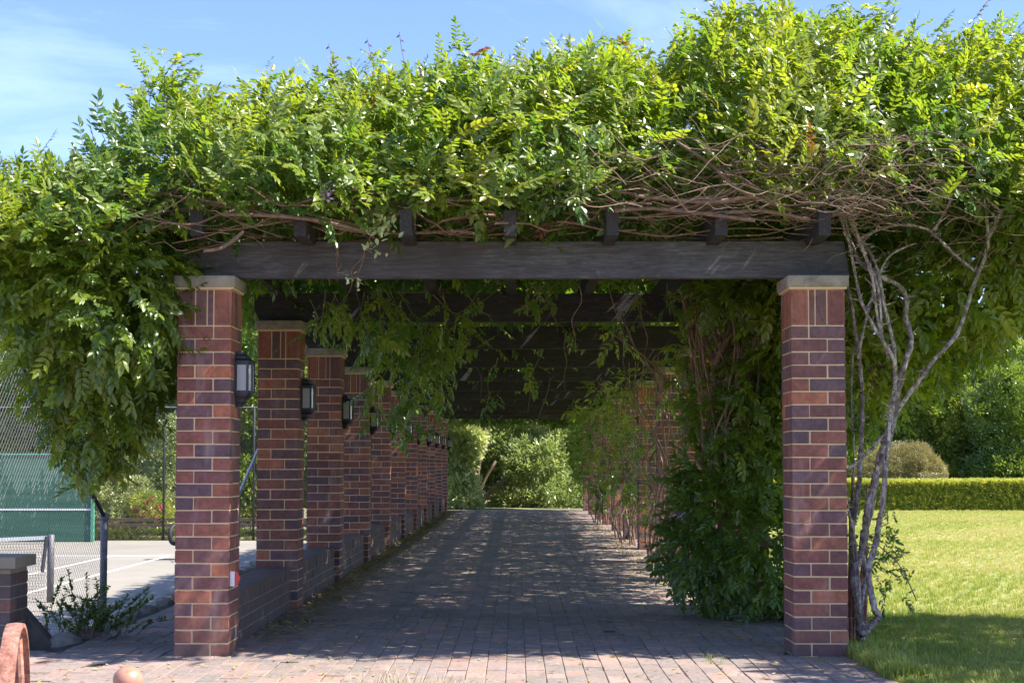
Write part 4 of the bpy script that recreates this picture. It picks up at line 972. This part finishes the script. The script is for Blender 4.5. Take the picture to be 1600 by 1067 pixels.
# ------------------------------------------------------------------ wisteria climbing the second lawn-side pillar
cl = empty('climbing_wisteria', (1.75, 12.3, 0)); tag(cl, 'leafy climbing wisteria with thick trunks covering the second lawn-side pillar', 'wisteria')
for L_, y_, r0, r1 in [([(1140, 948), (1130, 850), (1125, 760), (1123, 702), (1112, 660), (1114, 620), (1118, 571), (1142, 514), (1137, 484), (1110, 454), (1074, 441)], 11.9, .04, .022),
                       ([(1150, 948), (1145, 860), (1120, 740), (1108, 650), (1118, 575), (1104, 539), (1099, 498), (1091, 452)], 11.95, .03, .018), ([(1194, 446), (1186, 509), (1210, 544), (1216, 600)], 12.0, .028, .02),
                       ([(1215, 440), (1198, 470), (1210, 510), (1214, 560)], 12.3, .03, .03), ([(1110, 560), (1137, 544), (1167, 577), (1190, 600)], 11.9, .012, .016), ([(1085, 440), (1110, 500), (1126, 588), (1150, 620), (1165, 660)], 11.9, .012, .012),
                       ([(1063, 450), (1075, 500), (1087, 543)], 11.7, .012, .008), ([(1125, 560), (1122, 640), (1130, 690), (1180, 720), (1200, 745)], 12.0, .014, .01), ([(1160, 940), (1165, 870), (1195, 850), (1222, 838)], 11.6, .014, .016),
                       ([(1040, 470), (1085, 520), (1130, 560), (1170, 640)], 12.3, .009, .009), ([(955, 520), (1010, 560), (1050, 600), (1085, 640)], 14.0, .01, .01), ([(975, 500), (1000, 560), (1040, 590)], 14.2, .012, .01),
                       ([(1170, 440), (1150, 480), (1150, 560), (1165, 600)], 12.0, .01, .008), ([(1095, 700), (1110, 800), (1120, 930)], 12.1, .012, .014)]:
    n_ = len(L_); m_ = MB(); m_.tube([at(u_, v_, y_ + .06 * math.sin(i * 1.7)) for i, (u_, v_) in enumerate(L_)], [r0 + (r1 - r0) * i / (n_ - 1) for i in range(n_)], 8, 4, .1); m_.build('trunk_stem', M['stem'], cl, shade=True)
def B(u_, v_, y_, ru, rv, ry):     # blob from a picture position and its size in metres
    q = at(u_, v_, y_); return ((q.x, y_, q.z), (ru, ry, rv))
CB = [B(1150, 845, 11.9, .42, .42, .4), B(1118, 800, 12.0, .30, .36, .4), B(1190, 740, 11.9, .2, .28, .3), B(1098, 860, 12.0, .25, .28, .35), B(1190, 880, 11.7, .2, .28, .3), B(1207, 640, 11.8, .09, .26, .2), B(1100, 745, 12.1, .16, .16, .3),
      B(1204, 560, 11.9, .08, .2, .2), B(1160, 460, 11.4, .25, .12, .25), B(1195, 500, 11.7, .10, .22, .2), B(1178, 600, 11.65, .13, .24, .15), B(1108, 640, 11.9, .11, .2, .15), B(1160, 690, 11.7, .16, .14, .15), B(1120, 470, 12.0, .2, .10, .2), B(1085, 560, 12.2, .08, .14, .12), B(1075, 610, 12.4, .06, .10, .1)]
P_, D_ = blobs(CB, 290, .25, .22, 51); k = len(P_); d = D_ * .8 + .6 * rnd3(k) + np.array([0, -.2, -.25]); n = D_ * .5 + np.array([0, -.3, .6]) + .4 * rnd3(k)
sc_ = rng.uniform(.6, 1.05, k); tn = np.clip(.50 + .12 * vnoise(P_, 2, 52) + rng.normal(0, .08, k), 0, .7)
idx = np.argsort(P_[:, 1])[:150]; mk = np.zeros(k, bool); mk[idx] = True
single_leaves('leaf', P_[mk], d[mk], n[mk], sc_[mk], tn[mk], PW, cl)
scatter('foliage', P_[~mk], d[~mk], n[~mk], sc_[~mk], tn[~mk], PW, cl, 'stuff')
m_ = MB()
for _ in range(34):
    u0 = random.uniform(1060, 1215); v0 = random.uniform(440, 500); u1 = u0 * .5 + 1135 * .5 + random.gauss(0, 22); v1 = random.uniform(560, 760); y_ = random.uniform(11.6, 12.3)
    m_.tube([at(u0, v0, y_), at(u0 * .65 + u1 * .35 + random.gauss(0, 9), v0 * .65 + v1 * .35, y_ - .05), at(u0 * .3 + u1 * .7 + random.gauss(0, 9), v0 * .3 + v1 * .7, y_), at(u1, v1, y_ + .05)], [random.uniform(.004, .012)] * 2 + [.006, .004], 5, 3, .12)
m_.build('thin_stems', M['stem'], cl, kind='stuff')
# lighter climbers on the pillars beyond
names = [('climber with yellow-green leaves trailing around the third and fourth lawn-side pillars', [B(1002, 680, 19.5, .14, .36, .5), B(1005, 790, 19.8, .12, .25, .4), B(985, 600, 19, .20, .22, .4), B(1045, 600, 17, .10, .2, .3)], 17.8),
         ('climber with long trailing stems in front of the fifth to seventh lawn-side pillars', [B(968, 640, 22, .16, .40, .6), B(975, 750, 22, .14, .40, .5), B(950, 720, 25, .16, .45, .6), B(940, 610, 24, .16, .25, .5)], 23.5),
         ('dark climber massed over the farthest lawn-side pillars', [B(925, 650, 31, .4, .8, 1.0), B(930, 740, 31, .35, .7, .8), B(912, 620, 35, .4, .5, .8), B(905, 690, 37, .18, 1.0, .6)], 31)]
for (lab, bl, yy) in names:
    t = empty('climbing_vine', (1.7, yy, 0)); tag(t, lab, 'climber')
    foliage('foliage', bl, 42, .85, .48, PW, t, up=-.2, jit=.7, inner=.35, lump=.3, seed=int(yy), kind='stuff')
    m_ = MB()
    for _ in range(16):
        x = 1.8 + random.uniform(-.2, .15); y_ = yy + random.uniform(-1, 1.2); pts = [Vector((x, y_, -.02))]
        for q in range(6): pts.append(Vector((x + random.gauss(0, .10) - .02 * q * (q > 3), y_ + random.gauss(0, .08), .42 * (q + 1))))
        m_.tube(pts, [.014, .013, .012, .011, .009, .008, .006], 5, 3, .1)
    m_.build('stems', M['stem'], t, kind='stuff')

vs_ = empty('pale_leaf_spray', (at(590, 370, 9.2).x, 9.2, BZ1)); tag(vs_, 'pale grey-green variegated spray trailing down over the front beam, left of the centre', 'spray')
LP = []
for (u_, v_, n_) in [(600, 345, 22), (588, 365, 22), (612, 360, 14), (575, 385, 10), (548, 436, 9), (556, 445, 5), (595, 395, 6)]:
    for _ in range(n_): LP.append(tuple(at(u_ + random.gauss(0, 9), v_ + random.gauss(0, 7), 9.22 + random.gauss(0, .05))))
LP = np.array(LP); k = len(LP); scatter('foliage', LP, rnd3(k) + np.array([0, -.1, -.3]), np.array([.3, -.6, .7]) + .5 * rnd3(k), rng.uniform(.035, .06, k), np.clip(.8 + .2 * rng.normal(size=k), 0, 1), [PSP], vs_, 'stuff')
m_ = MB(); m_.tube([at(590, 350, 9.2), at(572, 385, 9.62), at(568, 405, 9.66), at(558, 430, 9.68), at(548, 440, 9.66)], .003, 4, 3); m_.tube([at(528, 385, 9.66), at(526, 410, 9.68), at(528, 432, 9.66)], .003, 4, 3); m_.build('trailing_stem', M['stem'], vs_)
# flowers and dead sprays
def blossom(u_, v_, y_, s_, mat, name, lab, n_=26, long=1.6, leafmat=None):
    q = at(u_, v_, y_); t = MB()
    for i in range(n_):
        f = random.random(); r_ = s_ * (1 - f * .6) * .5; a_ = random.uniform(0, 6.28); p_ = Vector((q.x + r_ * math.cos(a_), q.y + r_ * math.sin(a_), q.z - f * s_ * long + s_ * long / 2))
        leaflet(t, p_, Vector((math.cos(a_), math.sin(a_), random.uniform(-.6, .3))), Vector((random.gauss(0, .4), random.gauss(0, .4), 1)), s_ * .42, s_ * .36, .3)
    tag(t.build(name, mat), lab, 'flower' if 'petal' in mat.name else 'dead leaves')
blossom(512, 299, 8.95, .07, M['mauve'], 'wisteria_flower', 'small mauve wisteria blossom above the front beam, left of the centre')
blossom(1061, 806, 11.45, .06, M['mauve'], 'wisteria_flower', 'pale mauve wisteria blossom low on the bushy climber by the path', 16, 1.0)
blossom(1304, 245, 9.15, .028, M['redp'], 'red_flower', 'tiny red flower standing out of the stem tangle above the right pillar', 10, 1.0)
blossom(578, 160, 9.75, .07, M['dead'], 'dead_leaf_spray', 'rust brown dead leaf spray near the canopy top, left of centre', 20, 2.2)
blossom(838, 195, 9.6, .06, M['dead'], 'dead_leaf_spray', 'rust brown dead leaf spray near the middle of the canopy', 14, 1.4)
blossom(1135, 122, 9.6, .07, M['dead'], 'dead_leaf_spray', 'orange brown dead leaf spray high in the right half of the canopy', 22, 1.2)
for (u_, v_, du, l_, lab) in [(527, 118, -14, 50, 'thin dark dead shoot with withered leaf poking above the canopy, left one of three'), (582, 100, -8, 40, 'thin dead shoot poking above the canopy, middle one of three'), (630, 100, -6, 50, 'tallest thin dead shoot poking above the canopy, right one of three')]:
    m_ = MB(); m_.tube([at(u_, v_ + 20, 9.9), at(u_ + 2, v_, 9.9), at(u_ + du / 2, v_ - l_ / 2, 9.9), at(u_ + du, v_ - l_, 9.9)], .0018, 4, 3)
    for (a_, b_) in ((.45, 9), (.9, -7), (.75, 8)):
        q = at(u_ + du * a_, v_ - l_ * a_, 9.9); leaflet(m_, q, Vector((b_ * .1, 0, -.6)), Vector((0, -1, .3)), .032, .013)
    tag(m_.build('dead_shoot', M['dead']), lab, 'dead shoot')

# ================================================================== LAWN, WEEDS, LITTER
def scat_ground(name, P_, h, tint, protos, parent=None, kind='stuff', tv=.26, flat=False):
    k = len(P_); d = np.stack([rng.normal(size=k), rng.normal(size=k), 0 * P_[:, 0] + (rng.normal(size=k) * .1)], 1)
    n = np.array([0, 0, 1.0]) + (.12 if not flat else .3) * rnd3(k)
    return scatter(name, P_, d, n, h * rng.uniform(.6, 1.4, k), np.clip(tint + tv * vnoise(P_, .9, 77) + rng.normal(0, .12, k), 0, 1), protos, parent, kind)
def lawn_pts(n, y0_, y1_):
    y = rng.uniform(y0_, y1_, n); x = rng.uniform(2.17, .37 * y1_ + .4, n); ok = x < .37 * y + .5; y, x = y[ok], x[ok]
    return np.stack([x, y, 0 * x - .012], 1)
P_ = lawn_pts(15000, 8.0, 12.5); P_ = P_[(P_[:, 0] > 2.2 + .05 * rng.normal(size=len(P_)))]
scat_ground('grass', P_, .052, .40, PG)
k = 60000; yy = 12.3 + 27.6 * rng.random(k) ** 1.25; xx = rng.uniform(2.17, 17.5, k); ok = xx < .42 * yy + .8
scat_ground('grass', np.stack([xx, yy, 0 * xx - .012], 1)[ok], .050, .58, PG)
k = 2200; P_ = np.stack([2.17 + np.abs(rng.normal(0, .12, k)), rng.uniform(8.6, 12, k), np.full(k, -.01)], 1); scat_ground('grass', P_, .085, .45, PG)
# weeds in the paving
wl = [(1118, 1033, .10), (1105, 1029, .07), (1215, 1010, .07), (655, 1000, .06), (1003, 1000, .05), (1274, 1029, .05), (1289, 1030, .06), (433, 1057, .03), (512, 1056, .025), (900, 995, .04), (1165, 985, .05), (1180, 1005, .05), (690, 985, .04)]
for i, (u_, v_, h) in enumerate(wl[:6]):
    dd_ = CZ * F / (v_ - 726); q = at(u_, v_, dd_); o = bpy.data.objects.new('weed', tuft('weed', 9, 40 + i, M['gblade'], 1, .9, .05).data); o.location = (q.x, dd_, 0); o.scale = (h,) * 3; o['tint'] = .3; COL.objects.link(o)
    tag(o, ['splayed green grass weed in the paving near the nearest lawn-side pillar', 'small grass weed beside the splayed weed in the paving', 'little weed against the inner foot of the lawn-side front pillar', 'faint grass weed in shaded paving, left of the centre', 'faint grass weed in shaded paving, right of the centre', 'tiny weed at the front foot of the lawn-side front pillar'][i], 'weed')
P_ = []
for (u_, v_, h) in wl[6:]:
    dd_ = CZ * F / (v_ - 726); q = at(u_, v_, dd_)
    for _ in range(3): P_.append((q.x + random.gauss(0, .03), dd_ + random.gauss(0, .03), 0))
for _ in range(260): P_.append((random.uniform(-1.8, 1.8), random.uniform(9.5, 22), 0))
scat_ground('joint_weeds', np.array(P_), .022, .3, PG)
# fallen leaves, heaped along the foot of the low walls
k = 3200; yy = rng.uniform(10.5, 39, k); P_ = np.stack([-1.89 + np.abs(rng.normal(0, .18, k)), yy, rng.uniform(.004, .05, k) * np.exp(-np.zeros(k))], 1); P_[:, 2] = .004 + .03 * rng.random(k) * np.exp(-(P_[:, 0] + 1.89) / .2)
a = scat_ground('fallen_leaves', P_, .05, .35, PL, tv=.25, flat=True)
k = 4200; P_ = np.stack([rng.uniform(-2.9, 2.1, k), rng.uniform(8.3, 32, k), np.full(k, .006)], 1); scat_ground('fallen_leaves', P_, .035, .4, PL, tv=.25, flat=True)
k = 260; P_ = np.stack([rng.uniform(2.3, 4.5, k), rng.uniform(8.5, 13, k), np.full(k, .03)], 1); scat_ground('fallen_leaves', P_, .045, .5, PL, tv=.25, flat=True)
k = 900; P_ = np.stack([1.75 - np.abs(rng.normal(0, .25, k)), rng.uniform(10, 30, k), np.full(k, .008)], 1); scat_ground('fallen_leaves', P_, .045, .4, PL, tv=.25, flat=True)
# dry grass tips in the immediate foreground
for i, (u_, y_, h, lab) in enumerate([(600, 7.85, .17, 'tuft of dry pale grass tips at the bottom edge, beside a taller stalk'), (700, 7.9, .13, 'low tuft of dry grass tips at the bottom edge, right of the other tuft')]):
    t = empty('dry_grass_tuft', (at(u_, 1060, y_).x, y_, 0)); tag(t, lab, 'grass tuft')
    mm = MB(); rr = random.Random(i)
    for _ in range(50):
        b_ = Vector((t.location.x + rr.gauss(0, .09), y_ + rr.gauss(0, .05), 0)); tp = b_ + Vector((rr.gauss(0, .04), rr.gauss(0, .03), h * rr.uniform(.5, 1.1))); mm.tube([b_, (b_ + tp) / 2 + Vector((0, 0, .01)), tp], [.003, .0025, .0008], 3, 1)
    mm.build('blades', plain('dry_grass' + str(i), (.42, .36, .22), .8), t, kind='stuff')
    if i == 0:
        mm = MB(); mm.tube([Vector((t.location.x - .02, y_, 0)), at(600, 1058, y_), at(604, 1047, y_)], [.008, .007, .002], 5, 2); mm.build('stalk', plain('dry_stalk', (.5, .38, .28), .8), t)

# small shrub by the steps
sh = empty('small_shrub', (at(135, 1008, 10.6).x, 10.6, 0)); tag(sh, 'small dark leafed shrub with arching sprigs in front of the wire fence', 'shrub')
m_ = MB(); LP = []; LD = []; bx = sh.location.x
for i in range(46):
    a_ = random.uniform(-1.15, 1.15); l_ = random.uniform(.18, .5) * (1 - .1 * abs(a_)); d = Vector((math.sin(a_), random.uniform(-.35, .35), math.cos(a_))).normalized(); p0 = Vector((bx + random.gauss(0, .13), 10.6 + random.gauss(0, .08), 0))
    pts = [p0, p0 + d * l_ * .5 + Vector((0, 0, .04)), p0 + d * l_ + Vector((.03 * math.sin(a_), 0, .01))]; m_.tube(pts, [.0028, .002, .001], 4, 2)
    for q in range(int(l_ / .008)):
        f = random.uniform(.15, 1); c_ = pts[0].lerp(pts[1], f * 2) if f < .5 else pts[1].lerp(pts[2], f * 2 - 1); e_ = Vector((random.gauss(0, 1), random.gauss(0, 1), random.uniform(-.3, 1))).normalized(); LP.append(c_ + e_ * .012); LD.append(e_)
m_.build('sprigs', M['stem'], sh, kind='stuff'); LP = np.array([tuple(q) for q in LP]); LD = np.array([tuple(q) for q in LD]); k = len(LP)
scatter('foliage', LP, LD, np.array([0, 0, 1.]) + .5 * rnd3(k), rng.uniform(.03, .05, k), np.clip(.28 + .12 * rng.normal(size=k), 0, 1), PS, sh, 'stuff')

# ================================================================== BACKGROUND PLANTING
def tree(name, lab, cat, bl, dens, scl, tint, protos, trunk=None, group=None, up=.3, lump=.2, seed=0, base=None, zmin=None):
    b_ = base if base else (bl[0][0][0], bl[0][0][1], 0); t = empty(name, b_); tag(t, lab, cat, group)
    foliage('crown', bl, dens, scl, tint, protos, t, up=up, lump=lump, seed=seed, zmin=zmin, inner=.18)
    if trunk:
        m_ = MB()
        for pts, r_ in trunk: m_.tube(pts, [r_ * (1 - .6 * i / (len(pts) - 1)) for i in range(len(pts))], 7, 3, .1)
        m_.build('trunk', M['trunk'], t, shade=True)
    return t
# at the far end of the path
def limbs(u0, y_, zb, tips, r_):
    q = at(u0, 790, y_); return [([Vector((q.x + .05 * i, y_, zb)), Vector((q.x + .4 * (at(a_, b_, y_).x - q.x), y_, zb + .55 * (at(a_, b_, y_).z - zb))), at(a_, b_, y_)], r_) for i, (a_, b_) in enumerate(tips)]
tree('rounded_tree', 'sunlit pale-leaved tree with forked trunk closing the far end of the path', 'tree',
     [B(800, 690, 47, 1.5, 1.3, 1.2), B(850, 740, 46, 1.2, 1.1, 1.1), B(760, 700, 47, .9, 1.2, 1.0), B(870, 680, 46.5, 1.0, 1.0, 1.0), B(820, 620, 48, 1.8, 1.2, 1.2), B(820, 780, 45.5, 1.0, .5, .8), B(745, 690, 47.5, .6, .9, .5), B(885, 780, 45, .9, .5, .8)],
     62, .30, .62, PFP, limbs(738, 45.0, -.3, [(742, 690), (775, 720), (810, 735), (728, 660), (760, 680)], .085), seed=61)
tree('bright_shrub', 'bright yellow-green shrub at the far end of the path, beside the lantern pillars', 'shrub', [B(712, 720, 44, .5, .9, .6), B(725, 770, 43.5, .45, .45, .5), B(700, 690, 44.5, .6, .7, .6), B(735, 690, 44.5, .35, .5, .4)], 55, .36, .72, PFP, seed=62)
tree('dark_tree', 'dark shaded tree leaning over the far end of the path', 'tree', [B(690, 640, 43, .9, .28, .7), B(780, 640, 43, 1.0, .25, .7), B(880, 640, 43, .8, .35, .8), B(912, 690, 42, .22, 1.0, .5)], 75, .28, .30, PFB, [([Vector((2.2, 43, -.1)), Vector((2.1, 43, 1.5)), Vector((1.6, 43, 2.6))], .12)], seed=63)
tree('backdrop_tree', 'broad green tree standing behind the forked tree at the path end', 'tree', [B(780, 640, 56, 3, 2.6, 2), B(860, 620, 57, 3, 2.8, 2), B(700, 650, 57, 3, 2.4, 2)], 24, .5, .6, PFP, [([at(800, 790, 56), at(790, 680, 56)], .2)], seed=64)
# lawn side: clipped hedge and tall shrubs
hd = empty('box_hedge', (12, 40.5, 0)); tag(hd, 'low clipped box hedge running across the far side of the lawn', 'hedge')
hx0, hx1 = 5.0, 26.0; k = 38000; pz = rng.random(k)
hp = np.stack([rng.uniform(hx0, hx1, k), np.where(pz < .55, 40.05 + np.abs(rng.normal(0, .05, k)), rng.uniform(40.05, 41.0, k)), np.where(pz < .55, rng.uniform(0, .78, k), .76 + rng.normal(0, .02, k))], 1)
hp[:, 2] += .015 * vnoise(hp, 3, 4); hn = np.where((pz < .55)[:, None], np.array([0, -1, .2]), np.array([0, -.2, 1.]))
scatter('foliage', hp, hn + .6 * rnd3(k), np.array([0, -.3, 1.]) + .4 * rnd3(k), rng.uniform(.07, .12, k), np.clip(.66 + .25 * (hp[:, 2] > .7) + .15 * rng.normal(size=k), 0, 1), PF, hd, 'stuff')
m_ = MB(); m_.box(hx0, hx1, 40.2, 40.95, 0, .68); m_.build('inner_twigs', plain('hedge_core', (.03, .045, .015), .9), hd)
tree('weeping_maple', 'mounded olive-gold weeping maple behind the clipped hedge', 'shrub', [B(1412, 728, 43, .95, .62, .8), B(1385, 745, 43, .8, .5, .7), B(1440, 735, 43, .6, .5, .6)], 120, .19, .6, PMP, [([Vector((at(1412, 700, 43).x, 43, 0)), Vector((at(1405, 700, 43).x, 43, 1.0))], .08)], up=-.35, seed=65, zmin=.1)
tree('tall_shrub', 'tall fresh-green shrub behind the weeping maple', 'shrub', [B(1400, 640, 47, 2.0, 1.7, 1.5), B(1450, 690, 46, 1.4, 1.2, 1.3), B(1350, 660, 47, 1.4, 1.8, 1.3), B(1400, 740, 45.5, 1.8, .9, 1)], 50, .32, .62, PF, [([Vector((12.3, 47, 0)), Vector((12.1, 47, 1.5))], .12)], seed=66)
tree('tall_shrub', 'glossy dark green tall hedge shrub left of the darkest one, behind the box hedge', 'shrub', [B(1500, 680, 45.5, 1.5, 1.4, 1.2), B(1470, 620, 46, 1.3, 1.2, 1.2), B(1520, 620, 46, 1.2, 1.3, 1.2), B(1500, 750, 45, 1.3, .7, 1)], 60, .27, .50, PF, [([Vector((14, 45.6, 0)), Vector((13.8, 45.6, 1.5))], .1)], seed=67)
tree('tall_shrub', 'darkest tall shrub at the right edge behind the box hedge', 'shrub', [B(1590, 670, 44, 1.4, 1.7, 1.2), B(1640, 640, 45, 1.5, 2.0, 1.3), B(1580, 740, 43.5, 1.2, .8, 1)], 60, .27, .36, PF, [([Vector((15.2, 44.3, 0)), Vector((15.2, 44.3, 1.5))], .1)], seed=68)
tree('tall_shrub', 'sunlit yellow-green shrub top rising above the dark hedge shrubs', 'shrub', [B(1530, 590, 48, 1.7, 1.0, 1.2), B(1590, 590, 48, 1.6, .9, 1.2), B(1660, 600, 49, 2.0, 1.2, 1.3)], 50, .30, .75, PF, [([Vector((15.5, 48, 0)), Vector((15.5, 48, 3))], .12)], seed=69)
tree('distant_tree', 'hazy grey-green distant tree at the right edge of the lawn', 'tree', [B(1600, 560, 90, 2.6, 1.6, 2), B(1680, 550, 92, 4, 2.4, 3)], 10, .9, .5, PFP, [([Vector((31, 90, 0)), Vector((31, 90, 6))], .3)], seed=70)
tree('lawn_tree', 'leafy tree branch reaching in from beyond the right edge', 'tree', [((5.6, 9.9, 3.2), (1.2, 1.3, .7)), ((6.6, 9.6, 3.9), (1.2, 1.4, .9)), ((5.4, 8.3, 3.0), (1.0, 1.0, .7))], 170, .9, .5, PW,
     [([Vector((7.0, 9.6, -.02)), Vector((6.8, 9.6, 1.8)), Vector((6.3, 9.7, 3.4))], .14)], seed=71, base=(7.0, 9.6, 0))
# court side
tree('tall_conifer_hedge', 'very tall pale green screening hedge beyond the tennis court', 'hedge', [B(-20, 620, 52, 3.6, 3.4, 1.5), B(30, 640, 52, 2.4, 3.0, 1.5), B(-120, 600, 52, 4, 4.4, 2)], 40, .40, .60, PFP, [([Vector((-18, 52, -1)), Vector((-18, 52, 3))], .2)], seed=72)
tree('background_tree', 'dark glossy tree rising behind the back court fence', 'tree', [B(110, 610, 50, 2.6, 2.4, 1.8), B(200, 640, 50, 2.4, 2.3, 1.8), B(262, 690, 49, 1.5, 2.3, 1.4), B(300, 640, 50, 1.8, 2.5, 1.5)], 34, .42, .38, PFB, [([Vector((-13, 50, -1)), Vector((-13, 50, 3))], .2)], seed=73)
tree('background_tree', 'olive flecked small tree behind the fence, above the flowering bush', 'tree', [B(210, 700, 46.5, 1.0, 1.3, .9), B(180, 680, 46.5, .8, 1.0, .8), B(235, 660, 46.5, .7, .8, .7)], 80, .22, .66, PFP, [([Vector((-12, 46.5, -1)), Vector((-12, 46.5, 1))], .1)], seed=74)
tree('background_tree', 'slim grey-green young tree right of the flowering bush', 'tree', [B(258, 740, 45, .5, 1.0, .5), B(270, 690, 45, .4, .7, .4)], 100, .20, .66, PFP, [([Vector((-10.5, 45, -1)), Vector((-10.4, 45, .8))], .05)], seed=75)
tree('yellow_shrub', 'yellow-green shrub beside the practice wall behind the fence', 'shrub', [B(172, 765, 44.6, .6, .75, .5), B(205, 780, 44.4, .6, .6, .5), B(185, 815, 44.2, .7, .4, .5)], 110, .18, .80, PFP, seed=76)
fb = tree('flowering_bush', 'low bush dotted with bright pink flowers behind the court', 'bush', [B(232, 795, 44, .55, .45, .4), B(255, 810, 44, .4, .3, .4)], 110, .15, .68, PF, seed=77)
P_ = np.array([tuple(at(u_, v_, 43.65)) for u_, v_ in ((228, 782), (237, 783), (243, 790), (249, 792), (218, 800), (224, 806), (246, 806), (240, 778), (213, 795), (232, 798))]); k = len(P_)
scatter('blossoms', P_, rnd3(k), np.tile([0, -.5, 1.], (k, 1)), np.full(k, .17), np.full(k, .4), PPK, fb)
tree('ground_cover', 'low pale ground cover along the court edge under the timber rails', 'plants', [B(200, 834, 43.1, 1.6, .14, .2), B(260, 836, 43.1, 1.0, .14, .2), B(330, 836, 43.1, 1.6, .14, .2), B(400, 836, 43.1, 1.6, .14, .2)], 120, .12, .75, PFN, seed=78)
tree('background_tree', 'dense green tree seen between the first lantern pillars', 'tree', [B(395, 640, 47, 2.2, 2.4, 1.5), B(480, 640, 47, 2.2, 2.6, 1.5), B(560, 660, 48, 2.0, 2.4, 1.5), B(640, 670, 48, 2, 2.2, 1.5), B(395, 760, 46, 1.0, .9, .8)], 40, .38, .5, PF, [([Vector((-8, 47, -1)), Vector((-8, 47, 3))], .2)], seed=79)
tree('distant_tree', 'distant pale tree tops left of the pergola', 'tree', [B(60, 560, 75, 5, 3.2, 3), B(200, 560, 78, 6, 3.6, 3), B(-80, 540, 75, 6, 4.5, 3)], 9, 1.0, .6, PFP, [([Vector((-24, 75, -1)), Vector((-24, 75, 4))], .3)], seed=80)
tree('far_tree_belt', 'dense belt of trees far behind the pergola', 'trees', [((x, 85 + 5 * math.sin(x), 1.5), (6, 4, 4.2 + 1.2 * math.sin(x * 1.7))) for x in range(-50, 60, 7)], 6, 1.2, .35, PFB, seed=81)
